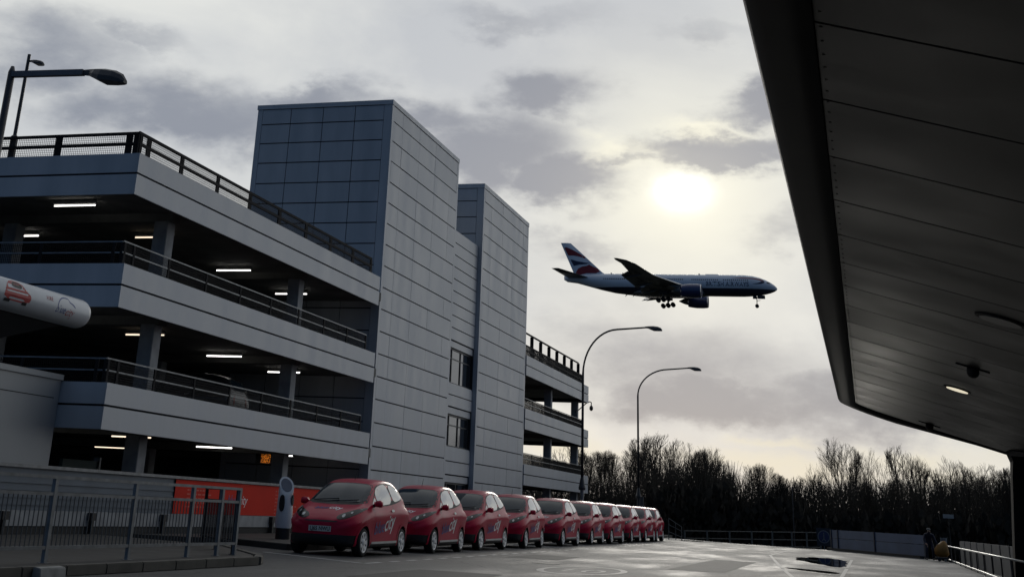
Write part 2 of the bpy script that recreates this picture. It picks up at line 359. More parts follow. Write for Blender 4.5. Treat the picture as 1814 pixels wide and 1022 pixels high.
    kerb([(-14.45, 30.2), (-12.55, 28.98)]); kerb([(-12.42, 29.1), (-12.42, 91)])
    tag(obj('kerb', m5, ker, bevel=.012), kind='structure')
    # markings, each sheet 4 mm up
    ln = mat('worn_white_line', (.10, .10, .097), .6, 0, .0, 6, col2=(.24, .24, .23), stretch=(1, 1, 1))
    mk = MB(); bay = MB()
    def line(pts, w, z=.004, mk=mk):
        for a, b in zip(pts, pts[1:]):
            a, b = Vector((*a, z)), Vector((*b, z)); t = (b - a).normalized(); nn = Vector((-t.y, t.x, 0)) * w / 2
            mk.add([a - nn, b - nn, b + nn, a + nn], [(0, 1, 2, 3)])
    line([(-12.35, 27.12), (-9.38, 25.2)], .12, mk=bay); line([(-9.34, 25.25), (-9.34, 26.12)], .12, mk=bay)
    y = 26.7
    while y < 70: line([(-9.34, y), (-9.34, y + .55)], .12, mk=bay); y += 1.12
    for yb in (31.6, 36.3, 41.2, 46.8, 52.4, 61.8, 66.3): line([(-12.3, yb), (-9.6, yb)], .10, mk=bay)
    tag(obj('bay_markings', bay, mat('white_bay_line', (.28, .28, .27), .6, 0, 0, 6, col2=(.50, .50, .48))), kind='structure')
    line([(-3.75, 70), (-3.75, 55.5), (-2.5, 41.0), (-1.6, 31.5)], .10); line([(-.72, 56), (-.72, 44.5)], .10); line([(-.72, 43.3), (-.72, 30)], .10)
    for i in range(9): line([(-.72, 29 - i * 3), (-.72, 28 - i * 3)], .14)
    # speed roundel with the number 10
    cx, cy = -5.81, 28.95; ri = []; rr = []
    for k in range(48):
        t = 2 * math.pi * k / 48; ri.append((cx + .72 * math.cos(t), cy + 2.0 * math.sin(t), .004)); rr.append((cx + .86 * math.cos(t), cy + 2.28 * math.sin(t), .004))
    mk.add(ri + rr, [(k, (k + 1) % 48, 48 + (k + 1) % 48, 48 + k) for k in range(48)])
    text_flat(mk, '10', 1.0, lambda u, v: (-6.36 + u, 28.15 + v * 2.1, .004), bold=.0, width=1.02)
    tag(obj('road_markings', mk, ln), kind='structure')
    # tar seam
    ms = MB()
    sp = [(-9.0, 50.0), (-7.3, 47.7), (-5.5, 45.4), (-3.85, 41.5), (-2.3, 39.3), (-1.0, 37.0)]
    for a, b in zip(sp, sp[1:]):
        for i in range(6):
            p = Vector((*a, .004)).lerp(Vector((*b, .004)), i / 6); q = Vector((*a, .004)).lerp(Vector((*b, .004)), (i + 1) / 6)
            w0 = .10 + .1 * random.random(); ms.add([p + Vector((0, -w0, 0)), q + Vector((0, -w0, 0)), q + Vector((0, w0, 0)), p + Vector((0, w0, 0))], [(0, 1, 2, 3)])
    tag(obj('road_seam', ms, mat('tar_seam', (.008, .008, .008), .5)), kind='structure')
    wat = mat('puddle_water', (.006, .006, .006), .02, 0, .05, spec=.6)
    def puddle(pts, z=.009):
        pts = chaikin(pts, 1)
        pts = [((a[0] * (1 - t) + b[0] * t), (a[1] * (1 - t) + b[1] * t)) for a, b in zip(pts, pts[1:] + pts[:1]) for t in (0, .25, .5, .75)]; p2 = []
        n = len(pts); cx = sum(p[0] for p in pts) / n; cy = sum(p[1] for p in pts) / n
        for p in pts:
            k = 1 + .22 * noise.noise(Vector((p[0] * 3.1, p[1] * .9, 1))); p2.append((cx + (p[0] - cx) * k, cy + (p[1] - cy) * k, z))
        mp = MB(); mp.add(p2, [tuple(range(n))]); return mp
    for i, (pts, nm) in enumerate((([(-2.95, 53.5), (-1.9, 57), (-.82, 54), (-.80, 44.4), (-1.5, 45.6)], 'a'), ([(-2.55, 40.6), (-1.2, 39.6), (-.82, 38.6), (-1.0, 37.6), (-1.9, 39.0)], 'b'),
                                    ([(-10.2, 82), (-9.0, 80.8), (-9.2, 78.5), (-10.6, 79.5)], 'd'))):
        tag(obj('puddle', puddle(pts), wat), kind='structure')
build_ground()

# ------------------------------------------------------------------ car park building
XB = -16.81; YC = 27.22; YB = 45.0
LEV = [(2.35, 3.39), (5.13, 6.17), (7.88, 8.92)]
bld = thing('car_park', (-17, 45, 0), 'long grey clad open-deck car park with two tall stair towers', 'building')
def clad_x(mb, X, y0, y1, zs, ys=(), g=.045, gv=.012, sgn=1, trim=.22, back=True, th=.05):
    """panels facing +X between the heights zs, split at ys, on a dark backing"""
    if back: mb.box(X - .10, X - th, y0 + .004, y1 - .004, zs[0] + .004, zs[-1] - .004, 1)
    yy = [y0 + trim] + list(ys) + [y1 - trim if trim else y1]
    if trim:
        mb.box(X - th, X, y0, y0 + trim, zs[0], zs[-1]); mb.box(X - th, X, y1 - trim, y1, zs[0], zs[-1])
    for a, b in zip(zs, zs[1:]):
        for c, d in zip(yy, yy[1:]):
            j = random.uniform(-.0035, .0035)
            mb.box(X - th, X + j, c + (gv / 2), d - (gv / 2), a + g / 2, b - g / 2)
def clad_y(mb, Y, x0, x1, zs, xs=(), g=.045, gv=.03, trim=.22, back=True, th=.05):
    if back: mb.box(x0 + .004, x1 - .006 - th, Y + th, Y + .10, zs[0] + .004, zs[-1] - .004, 1)
    xx = [x0 + (trim if trim else 0)] + list(xs) + [x1 - (trim * 1.6 if trim else 0)]
    if trim:
        mb.box(x0, x0 + trim, Y, Y + th, zs[0], zs[-1]); mb.box(x1 - trim * 1.6, x1 - th - .002, Y, Y + th, zs[0], zs[-1])
    for a, b in zip(zs, zs[1:]):
        for c, d in zip(xx, xx[1:]):
            j = random.uniform(-.003, .003); mb.box(c + gv / 2, d - gv / 2, Y + j, Y + th, a + g / 2, b - g / 2)
def parapet(y0, y1, left_face, X=XB, endface=False):
    for i, (zb, zt) in enumerate(LEV):
        mb = MB(); zm = zb + .53
        mb.box(X - .12, X - .05, y0 + .06, y1, zb + .01, zt - .03, 1)
        mb.box(X - .05, X, y0, y1, zb, zm - .025); mb.box(X - .05, X, y0, y1, zm + .025, zt)
        mb.box(X - .30, X - .052, y0 + .06, y1, zt - .045, zt - .004)
        if left_face:
            mb.box(-45, X - .052, YC, YC + .05, zb, zm - .025); mb.box(-45, X - .052, YC, YC + .05, zm + .025, zt)
            mb.box(-45, X - .12, YC + .05, YC + .12, zb + .01, zt - .03, 1); mb.box(-45, X - .30, YC + .052, YC + .30, zt - .045, zt - .004)
        if endface:
            mb.box(X - 30, X - .052, y1 - .05, y1, zb, zm - .025); mb.box(X - 30, X - .052, y1 - .05, y1, zm + .025, zt)
            mb.box(X - 30, X - .12, y1 - .12, y1 - .05, zb + .01, zt - .03, 1)
        obj('parapet_band', mb, [PANEL, BACK], bld)
parapet(YC, YB, True)
XE = -17.05
parapet(69.05, 86.25, False, XE, True)
for i, (zb, zt) in enumerate(LEV):        # deck slabs
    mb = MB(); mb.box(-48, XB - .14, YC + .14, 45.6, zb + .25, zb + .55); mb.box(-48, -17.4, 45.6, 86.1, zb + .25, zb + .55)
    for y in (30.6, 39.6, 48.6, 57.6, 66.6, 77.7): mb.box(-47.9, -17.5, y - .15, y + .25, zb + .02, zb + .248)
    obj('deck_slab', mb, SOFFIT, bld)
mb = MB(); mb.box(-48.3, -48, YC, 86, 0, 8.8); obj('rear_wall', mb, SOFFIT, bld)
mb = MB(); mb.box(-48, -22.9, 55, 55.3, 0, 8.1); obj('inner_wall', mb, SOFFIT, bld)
for x in (-17.6, -22.4, -33, -42):
    for y in (30.4, 39.45, 48.5, 57.5, 77.55, 85.3):
        if x < -22.5 and y > 50: continue
        if x == -22.4 and y < 60 and y > 45: continue
        if x == -17.6 and 46 < y < 70: continue
        mb = MB()
        for z0, z1 in ((.0, 2.38), (2.9, 5.16), (5.68, 7.9)): mb.box(x - .42, x, y, y + .42, z0, z1)
        obj('column', mb, COLM, bld, bevel=.015)
def wires(mb, p, q, z0, z1, gap=.06, w=.007):
    p, q = Vector(p), Vector(q); L_ = (q - p).length; d = (q - p) / L_; n = int(L_ / gap); e = d * w / 2; a = Vector((-d.y, d.x, 0)) * w
    for i in range(1, n):
        c = p + d * (i * L_ / n)
        mb.add([(c - e).to_tuple()[:2] + (z0,), (c + e).to_tuple()[:2] + (z0,), (c + a).to_tuple()[:2] + (z0,), (c - e).to_tuple()[:2] + (z1,), (c + e).to_tuple()[:2] + (z1,), (c + a).to_tuple()[:2] + (z1,)], [(0, 1, 4, 3), (1, 2, 5, 4), (2, 0, 3, 5)])
    k = int((z1 - z0) / gap)
    for j in range(1, k):
        z = z0 + j * (z1 - z0) / k
        mb.add([(p.x, p.y, z - w / 2), (q.x, q.y, z - w / 2), (q.x, q.y, z + w / 2), (p.x, p.y, z + w / 2)], [(0, 1, 2, 3)])
def deck_rail(zt, dark, sides, top=.56):
    M_ = RAILD if dark else RAILG; PM = RAILD; rw = .075 if dark else .034
    zt2 = zt + top
    rl = MB()
    for (p, q, posts) in sides:
        p, q = Vector(p), Vector(q)
        for z in (zt2, zt + top * .52): rl.beam((p.x, p.y, z), (q.x, q.y, z), rw * .7, rw)
    r = obj('guard_rail', rl, M_, bld)
    for (p, q, posts) in sides:
        p, q = Vector(p), Vector(q); wr = MB()
        for t in posts:
            c = p.lerp(q, t); d = (q - p).normalized(); post = MB()
            for s_ in ((-.05, .05) if dark else (0,)):
                e = c + d * s_; al = abs(d.y) > .5; post.beam((e.x, e.y, zt - .35), (e.x, e.y, zt2 - rw / 2 - .002), .035 if al else .09, .09 if al else .035)
            if dark: post.beam(c + Vector((0, 0, zt2 - .16)) - d * .04, c + Vector((0, 0, zt2 - .16)) + d * .04, .05, .08)
            obj('post', post, PM, r)
        wires(wr, (p.x, p.y, 0), (q.x, q.y, 0), zt + .02, zt2 - .03, .055, .011); obj('mesh_infill', wr, MESHW, r, recalc=False)
for i, (zb, zt) in enumerate(LEV):
    ys = [(y - YC) / (YB - .6 - YC - .0) for y in (27.3, 27.75, 29.55, 31.7, 33.85, 36.0, 38.15, 40.3, 42.45, 44.35)]
    xs = [.0, .0094, .0925, .175, .26, .34, .43, .52, .6, .7]
    X = XB - .16
    deck_rail(zt, i == 2, [((X, YC + .1, 0), (X, YB - .6, 0), ys), ((X - .06, YC + .16, 0), (-42, YC + .16, 0), xs)])
    ye = [(y - 69.1) / 15.8 for y in (69.2, 71.4, 73.6, 75.8, 78, 80.2, 82.4, 84.8)]
    deck_rail(zt, i == 2, [((XE - .16, 69.1, 0), (XE - .16, 84.9, 0), ye)])
# taller posts with a top rail on the far roof deck
rl = MB(); rl.beam((XE - .3, 69.1, 10.2), (XE - .3, 84.3, 10.2), .07, .08)
r = obj('screen_rail', rl, RAILD, bld)
for y in (69.2, 71.35, 73.5, 75.65, 77.8, 79.95, 82.1, 84.2):
    mb = MB(); mb.box(XE - .38, XE - .20, y - .05, y + .05, 8.8, 10.15); obj('screen_post', mb, RAILD, r)
# stair towers
ZG = [.02 + 0, .57, 1.38, 2.19, 3.0, 3.815, 4.63, 5.44, 6.25, 7.065, 7.88, 8.69, 9.5, 10.32, 11.13, 11.94, 12.76, 13.6, 14.42, 15.22, 15.86]
mb = MB()
clad_x(mb, -17.0, 45.62, 54.92, ZG, (46.97, 49.15, 51.4, 53.6)); clad_y(mb, 45.62, -22.9, -17.0, ZG, (-21.4, -19.98, -18.59))
mb.box(-22.93, -16.98, 45.59, 54.93, 15.865, 16.05); mb.box(-22.9, -17.12, 54.78, 54.9, 0, 15.86); mb.box(-22.9, -22.8, 45.74, 54.77, 0, 15.86)
t1 = obj('stair_tower', mb, [PANEL, BACK], bld)
mb = MB()
clad_x(mb, -17.1, 59.68, 69.0, ZG, (61.2, 63.4, 65.6, 67.8)); clad_y(mb, 59.68, -22.9, -17.1, ZG, (-21.4, -20.0, -18.6))
mb.box(-22.93, -17.08, 59.65, 69.03, 15.865, 16.08); mb.box(-22.9, -17.22, 68.86, 68.98, 0, 15.86); mb.box(-22.9, -22.8, 59.8, 68.85, 0, 15.86)
obj('stair_tower', mb, [PANEL, BACK], bld)
# link between the towers with recessed windows
mb = MB(); XL = -17.3
zz = [8.06, 8.6, 9.14, 9.68, 10.22, 10.76, 11.3, 11.84, 12.4, 12.98]
clad_x(mb, XL, 54.93, 59.66, zz, (), trim=0)
clad_x(mb, XL, 54.93, 59.66, [5.22, 5.72, 6.16], (), trim=0); clad_x(mb, XL, 54.93, 59.66, [2.40, 2.95, 3.5], (), trim=0)
mb.box(-20.5, XL - .11, 54.94, 59.64, 12.85, 12.98)
for z0, z1 in ((6.16, 8.06), (3.5, 5.22), (.0, 2.40)):
    mb.box(XL - .14, XL - .05, 55.0, 59.6, z1 - .30, z1 - .03)        # lintel box
    mb.box(XL - .20, XL - .02, 55.0, 59.6, z0 - .02, z0 + .05)        # sill
    mb.box(XL - .9, XL - .02, 59.60, 59.66, z0, z1, 1)
obj('link_wall', mb, [PANEL, BACK], bld)
for z0, z1 in ((6.16, 8.06), (3.5, 5.22), (.0, 2.40)):
    w = MB(); X = XL - .21
    w.box(X, X + .07, 55.0, 59.6, z0 + .04, z0 + .12); w.box(X, X + .07, 55.0, 59.6, z1 - .38, z1 - .30)
    for y in (55.0, 56.55, 57.95, 59.5): w.box(X, X + .075, y, y + .08, z0 + .04, z1 - .3)
    w.box(X, X + .06, 55.0, 59.6, z1 - .78, z1 - .73)
    f = obj('window', w, ALU, bld)
    p = MB(); p.box(X + .03, X + .04, 55.05, 59.55, z0 + .1, z1 - .35); obj('pane', p, GLASSW, f)
# tube lights under the decks
def tube_light(x0, x1, y, z, warm=False):
    c = MB(); c.box(x0, x1, y - .03, y + .03, z - .06, z + .02)
    o = obj('ceiling_light', c, CASE, bld); t = MB(); t.tube([(x0 + .03, y, z - .1), (x1 - .03, y, z - .1)], .018, 8); obj('tube', t, LITW if warm else LIT, o)
for z in (8.08, 5.33, 2.55):
    for y in (28.75, 33.2, 38.3, 43.05):
        if (z > 8 and y == 33.2): tube_light(-20.1, -18.8, 32.9, z, True); continue
        tube_light(-20.15, -18.85, y, z, (z < 6 and y == 33.2))
    if z != 5.33: tube_light(-24.3, -23.1, 32.5, z, z < 3)
    if z < 3: tube_light(-26.6, -25.2, 42.8, z, True)
tube_light(-19.4, -18.0, 72.5, 8.08, True); tube_light(-19.4, -18.0, 72.5, 5.33, True)
# ground floor spandrel with ribs
mb = MB(); RIB = mat('blue_grey_ribbed_sheet', (.10, .125, .155), .5, .2, .12, 1.5)
mb.box(-16.82, -16.70, 18.5, 45.5, .58, 1.40)
for z in (.70, .84, .98, 1.12, 1.26): mb.box(-16.70, -16.675, 18.5, 30.8, z - .02, z + .02)
sp = obj('spandrel_wall', mb, RIB, bld)
mb = MB(); mb.box(-16.84, -16.62, 18.5, 45.5, 1.404, 1.47); obj('coping', mb, RAILG, sp)
mb = MB(); mb.box(-16.80, -16.64, 18.5, 45.5, .28, .576); mb.box(-16.80, -16.66, 18.5, 45.5, -.1, .27, 1)
obj('plinth', mb, [mat('pale_plinth', (.26, .27, .28), .7, var=.2), mat('dark_base', (.02, .02, .02), .8)], sp)
for y in (20.4, 23.7, 27.0, 30.28, 33.5, 36.76, 40.05, 43.3):
    mb = MB(); mb.box(-16.635, -16.52, y - .11, y + .11, .40, .56); mb.box(-16.635, -16.54, y - .05, y + .05, .13, .40); obj('bracket', mb, CARBLK, sp)

# banner
mb = MB(); ORG = mat('orange_red_vinyl', (.58, .028, .014), .7, var=.08, scale=1, spec=.15)
mb.box(-16.668, -16.66, 30.85, 42.0, .585, 1.392)
ban = tag(obj('banner', mb, ORG), 'orange red advertising banner on low wall behind the first red cars', 'banner')
mb = MB(); FY = (.55, .22, .16)
FAINT = mat('faint_lettering', (.60, .10, .07), .6)
def ty(y0, z0): return lambda u, v: (-16.656, y0 + u, z0 + v)
text_flat(mb, 'city', .34, ty(34.6, .86), shear=.3, mi=0)
obj('lettering', mb, TXTW, ban)
mb = MB(); text_flat(mb, 'blue', .34, ty(33.85, .86), shear=.3); obj('lettering', mb, TXTB, ban)
for (y0, n) in ((31.5, 6), (37.0, 7)):
    mb = MB()
    for k in range(n):
        x = 0
        while x < (1.3 if n == 6 else 1.6) * random.uniform(.8, 1):
            w = random.uniform(.06, .2); z = 1.24 - k * .1; mb.add([(-16.656, y0 + x, z), (-16.656, y0 + x + w, z), (-16.656, y0 + x + w, z + .035), (-16.656, y0 + x, z + .035)], [(0, 1, 2, 3)]); x += w + .05
    obj('small_print', mb, FAINT, ban, recalc=False)

# orange dot display hanging under the first deck
dsp = thing('information_display', (-19.06, 41.3, 2.1), 'small black display with glowing orange characters hanging under lowest deck', 'display')
mb = MB(); mb.box(-19.16, -19.0, 40.7, 41.8, 2.12, 2.55); mb.box(-19.1, -19.06, 40.9, 40.95, 2.55, 2.6); mb.box(-19.1, -19.06, 41.7, 41.75, 2.55, 2.6); obj('housing', mb, CARBLK, dsp)
mb = MB(); random.seed(3)
for r_ in range(3):
    y = 40.78
    while y < 41.45:
        for cx_ in range(3):
            for cz in range(5):
                if random.random() < .5: mb.box(-18.998, -18.995, y + cx_ * .028, y + cx_ * .028 + .02, 2.50 - r_ * .125 - cz * .024 - .02, 2.50 - r_ * .125 - cz * .024)
        y += .11 if random.random() < .8 else .2
obj('characters', mb, mat('orange_diodes', (.8, .25, .02), .5, emit=(1, .28, .03), estr=.55), dsp)

# annex wall and its roof railing piece
mb = MB(); ANX = mat('smooth_grey_cladding', (.27, .285, .30), .45, .2, .08, .7, rvar=.08)
mb.box(-21.5, -18.05, 18.6, 27.2, 0, 3.40); mb.box(-21.5, -18.047, 18.6, 27.0, 2.98, 3.0, 1); mb.box(-21.5, -18.0, 18.57, 27.21, 3.405, 3.53)
ann = thing('annex', (-19.7, 23, 0), 'low plain grey annex wall with coping at the left end of the car park', 'building')
obj('wall', mb, [ANX, BACK], ann)
mb = MB(); mb.box(-18.9, -18.8, 25.0, 25.06, 3.53, 4.3); mb.box(-18.95, -18.75, 24.55, 25.5, 4.3, 4.36); mb.box(-18.95, -18.75, 24.0, 25.4, 3.55, 3.62)
obj('roof_bracket', mb, RAILG, ann)

# kiosk canopy with a white tube edge
kio = thing('kiosk_canopy', (-15.6, 18, 0), 'white rounded tube canopy edge with car picture and blue cloud outline', 'canopy')
KX, KZ, KR, KY = -15.0, 4.33, .285, 23.0
mb = MB(); pts = [(KX, 12, KZ)] + [(KX, KY - KR * .85 + KR * .85 * math.sin(t), KZ) for t in [k * math.pi / 16 for k in range(9)]]
rad = [KR] + [KR * (1 - (1 - math.cos(t)) ** 1.0 * 1.0) * 1.0 + .0 for t in [k * math.pi / 16 for k in range(9)]]
rad = [KR] + [KR * max(.02, math.cos(k * math.pi / 16) ** .6) for k in range(9)]
mb.tube(pts, rad, 28); WTUBE = mat('white_sheet_metal', (.50, .52, .54), .35, .1, .05, 2, rvar=.05)
tb = obj('edge_tube', mb, WTUBE, kio, smooth=True)
mb = MB(); mb.prism([(KX - .05, KZ - .1), (KX - .2, KZ - .28), (KX - 1.6, KZ - .55), (KX - 2.6, KZ - .3), (KX - 2.6, KZ + .15)], lambda x, z: (x, 12, z), lambda x, z: (x, KY - .5, z))
obj('roof_slab', mb, mat('dark_soffit', (.03, .03, .032), .7), kio)
for y in (13, 18.2):
    mb = MB(); mb.tube([(KX - 1.3, y, 0), (KX - 1.3, y, KZ - .45)], .07, 12); obj('post', mb, RAILG, kio)
tmp = bvh_of(tb); tl = Vector(ROOT[kio.name])
def ktxt(y0, z0): return lambda u, v: (KX + 1.5 - tl.x, y0 + u - tl.y, z0 + v - tl.z)
def shift_back(mb, d): mb.v = [(p[0] + d.x, p[1] + d.y, p[2] + d.z) for p in mb.v]; return mb
mb = MB(); text_on(mb, 'blue', .20, ktxt(21.62, 4.21), (-1, 0, 0), tmp, .004, .3); 
cl = []
for k in range(22):
    t = k / 21; ang = math.pi * (1.08 - 1.0 * t); r0 = .20
    cl.append((21.98 + .30 * math.cos(ang) , 4.33 + (.18 if t < .7 else .12) * math.sin(ang)))
for a, b in zip(cl, cl[1:]):
    d = Vector((b[0] - a[0], b[1] - a[1])); nn = Vector((-d.y, d.x)).normalized() * .011
    patch(mb, [(a[0] - nn.x, a[1] - nn.y), (b[0] - nn.x, b[1] - nn.y), (b[0] + nn.x, b[1] + nn.y), (a[0] + nn.x, a[1] + nn.y)], ktxt(0, 0), (-1, 0, 0), tmp, .004, 0)
obj('lettering', shift_back(mb, tl), TXTB, tb, recalc=False)
TXTR = mat('red_lettering', (.32, .03, .03), .5)
mb = MB(); text_on(mb, 'city', .20, ktxt(21.97, 4.19), (-1, 0, 0), tmp, .004, .3)
text_on(mb, 'HIRE', .11, ktxt(21.28, 4.38), (-1, 0, 0), tmp, .004)
obj('lettering', shift_back(mb, tl), TXTR, tb, recalc=False)
mb = MB()   # printed little red car
patch(mb, chaikin([(19.95, 4.20), (20.75, 4.20), (20.80, 4.34), (20.62, 4.42), (20.5, 4.55), (20.15, 4.56), (19.98, 4.45)], 1), ktxt(0, 0), (-1, 0, 0), tmp, .004, .1, 0)
patch(mb, chaikin([(20.17, 4.44), (20.52, 4.43), (20.45, 4.53), (20.2, 4.54)], 1), ktxt(0, 0), (-1, 0, 0), tmp, .007, .1, 1)
patch(mb, [(20.0, 4.17), (20.18, 4.17), (20.18, 4.22), (20.0, 4.22)], ktxt(0, 0), (-1, 0, 0), tmp, .007, .1, 1); patch(mb, [(20.55, 4.17), (20.7, 4.17), (20.7, 4.22), (20.55, 4.22)], ktxt(0, 0), (-1, 0, 0), tmp, .007, .1, 1)
obj('printed_car', shift_back(mb, tl), [TXTR, CARBLK], tb, recalc=False)

# ------------------------------------------------------------------ bus station canopy overhead
def soff(x): return 4.30 - .292 * (x + .14)
can = thing('station_canopy', (3.7, 38, 0), 'huge dark panelled canopy sloping over the right side of the road', 'canopy')
CAN = mat('dark_glossy_soffit_panel', (.082, .078, .068), .46, 0, .30, .9, .02, 1.0, rvar=.07, spec=.34)
CANF = mat('dark_canopy_edge', (.014, .0132, .0125), .6, 0, .2, 2, spec=.25)
yj = [8.46 + 1.7655 * k for k in range(-12, 18)]; YE = 38.75
mb = MB(); ysn = yj + [YE - .12]
for a, b in zip(ysn, ysn[1:]):
    x1 = 9.0; xs0 = -.13
    zt_ = random.uniform(-.004, .004)
    if b - a < .1: continue
    c0, c1 = a + .02, b - .02
    mb.add([(xs0, c0, soff(xs0)), (x1, c0, soff(x1)), (x1, c1, soff(x1)), (xs0, c1, soff(xs0)),
            (xs0, c0, soff(xs0) + .05), (x1, c0, soff(x1) + .05), (x1, c1, soff(x1) + .05), (xs0, c1, soff(xs0) + .05)],
           [(0, 3, 2, 1), (4, 5, 6, 7), (0, 1, 5, 4), (1, 2, 6, 5), (2, 3, 7, 6), (3, 0, 4, 7)])
y = -8.0
while y < 38.4:
    mb.tube([(-.09, y, soff(-.09) - .006), (-.09, y, soff(-.09) + .01)], .012, 6); y += .29
so = obj('soffit_panels', mb, CAN, can)
mb = MB()    # rounded fascia: section in X-Z swept along Y with a rounded far corner
sec = [(-.14, 4.275), (-.30, 4.255), (-.46, 4.27), (-.55, 4.31), (-.58, 4.37), (-.55, 4.44), (-.45, 4.50), (-.2, 4.53), (-.14, 4.53)]
rings = []
for y in (-13, 8, 20, 30, 36, 37.6): rings.append([(x, y, z) for x, z in sec])
for k in range(1, 9):      # corner
    t = k * math.pi / 16
    ring = []
    for x, z in sec:
        dx = -.14 - x      # distance out from the inner line
        px, py = .9, 37.7
        R0 = 1.04 + dx
        ring.append((px - R0 * math.cos(t), py + R0 * math.sin(t), z if t < .1 else z - .292 * max(0, (px - R0 * math.cos(t)) - x)))
    rings.append(ring)
for x in (3.0, 6.0, 9.0): rings.append([(x, 38.74 + (-.14 - a), b - .292 * (x + .14)) for a, b in sec])
mb.loft(rings, close=True); obj('rounded_fascia', mb, CANF, can, smooth=True)
mb = MB(); mb.add([(-.2, -13, 4.50), (9, -13, 1.9 + .2), (9, 38.8, 2.1), (-.2, 38.8, 4.5), (-.2, -13, 4.56), (9, -13, 2.2), (9, 38.8, 2.2), (-.2, 38.8, 4.56)], [(0, 3, 2, 1), (4, 5, 6, 7), (0, 1, 5, 4), (1, 2, 6, 5), (2, 3, 7, 6), (3, 0, 4, 7)])
obj('roof_deck', mb, CANF, can)
mb = MB(); mb.loft([[(3.42 + .0, 37.9, 0), (5.0, 37.9, 0), (5.0, 38.5, 0), (3.42, 38.5, 0)], [(3.62, 37.9, 2.6), (5, 37.9, 2.6), (5, 38.5, 2.6), (3.62, 38.5, 2.6)], [(3.66, 37.8, 2.95), (5.2, 37.8, 2.95), (5.2, 38.6, 2.95), (3.66, 38.6, 2.95)], [(3.55, 37.6, 3.3), (5.2, 37.6, 3.0), (5.2, 38.7, 3.0), (3.55, 38.7, 3.3)]])
obj('column', mb, mat('dark_column', (.030, .029, .028), .85, 0, .3, 2, spec=.1), can)
mb = MB(); mb.beam((3.62, 37.5, 3.12), (4.6, 33.5, 2.86), .08, .12); obj('brace', mb, CANF, can)
def disc(mb, cx, cy, r, drop, mi=0, n=24, h=.03):
    ring = []; ring2 = []
    for k in range(n):
        t = 2 * math.pi * k / n; x = cx + r * math.cos(t); y = cy + r * math.sin(t)
        ring.append((x, y, soff(x) - drop)); ring2.append((x, y, soff(x) - drop + h))
    mb.loft([ring, ring2], mi=mi)
for (cx_, cy_, r, lit) in ((1.80, 27.5, .19, True), (1.80, 18.3, .25, False)):
    mb = MB(); disc(mb, cx_, cy_, r + .05, .02); o = obj('downlight', mb, CANF, can)
    mb = MB(); disc(mb, cx_, cy_, r, .035, h=.012); obj('lens', mb, mat('lit_downlight', (.8, .75, .6), .4, emit=(1, .9, .68), estr=.75) if lit else mat('unlit_lens', (.05, .05, .048), .4), o)
for (cx_, cy_, n) in ((1.83, 23.75, 0), (1.68, 37.3, 1)):
    dm = tag(thing('dome_camera', (cx_, cy_, soff(cx_) - .16), 'x', 'camera', 'dome cameras under the canopy'), ['dark dome camera under the canopy beside the lit round light', 'dark dome camera at the far edge of the canopy'][n], 'camera', 'dome cameras under the canopy')
    mb = MB(); z = soff(cx_)
    rg = [[(cx_ + rr * math.cos(2 * math.pi * k / 16), cy_ + rr * math.sin(2 * math.pi * k / 16), z - d) for k in range(16)] for rr, d in ((.09, .005), (.10, .05), (.10, .10), (.075, .15), (.03, .175))]
    mb.loft(rg); obj('dome', mb, CARBLK, dm, smooth=True)
    mb = MB(); mb.beam((cx_ - .26, cy_, soff(cx_ - .26) - .012), (cx_ + .26, cy_, soff(cx_ + .26) - .012), .06, .02); obj('mounting_bar', mb, CARBLK, dm)

# ------------------------------------------------------------------ foreground railing, return railing, charger, block
def guard_fence(name, P, Q, posts, label, M_=RAILG, h=1.08, base=.12):
    P, Q = Vector((*P, base)), Vector((*Q, base)); d = (Q - P).normalized(); t = thing(name, P, label, 'railing')
    rl = MB()
    for z in (h, h * .80, .19): rl.beam(P + Vector((0, 0, z)), Q + Vector((0, 0, z)), .042, .042)
    obj('rail', rl, M_, t)
    L_ = (Q - P).length
    for s in posts:
        p = MB(); c = P + d * s; p.beam(c - Vector((0, 0, .02)), c + Vector((0, 0, h - .022)), .055, .075, up=d.to_tuple()); p.beam(c - Vector((0, 0, .01)) - d * .07, c - Vector((0, 0, .01)) + d * .07, .12, .03); obj('post', p, M_, t)
    b = MB(); n = int(L_ / .105)
    for i in range(1, n): c = P + d * (i * L_ / n); b.beam(c + Vector((0, 0, .19)), c + Vector((0, 0, h * .80)), .011, .011)
    obj('infill_bars', b, RAILD if M_ is RAILD else mat('dull_bar', (.07, .075, .08), .6, .2), t); return t
guard_fence('guard_railing', (-10.56, 9.9), (-10.64, 22.15), (.05, 2.1, 4.2, 6.32, 8.52, 10.42, 11.5, 12.2), 'grey steel pedestrian railing with upright bars on the kerb at lower left')
guard_fence('guard_railing', (-10.75, 22.3), (-12.95, 25.3), (.1, 1.9, 3.6), 'short dark return railing set back behind the end of the kerb railing', RAILD)
mb = MB(); mb.box(-9.98, -9.7, 13.75, 14.75, 0, .2); 
mb = MB(); mb.prism([(0, 0), (.34, 0), (.30, .17), (.03, .19)], lambda x, z: (-10.02 + x * .4, 15.1, z * .72), lambda x, z: (-10.02 + x * .4, 15.68, z * .72))
tag(obj('kerb_block', mb, mat('white_painted_concrete', (.22, .22, .21), .8, var=.3, scale=5), bevel=.01), 'pale painted concrete block against the kerb at bottom left', 'block')
ch = thing('charging_post', (-14.25, 32.3, .12), 'white electric charging post with slanted oval top and black socket slot', 'charging post')
mb = MB()
def oval(cx, cy, z, rx, ry, slope=0, n=24, off=0): return [(cx + rx * math.cos(2 * math.pi * k / n) + off * .3, cy + ry * math.sin(2 * math.pi * k / n) - off, z - slope * .35 * rx * math.cos(2 * math.pi * k / n) + slope * ry * math.sin(2 * math.pi * k / n) + off * .5) for k in range(n)]
cx_, cy_ = -14.25, 32.3
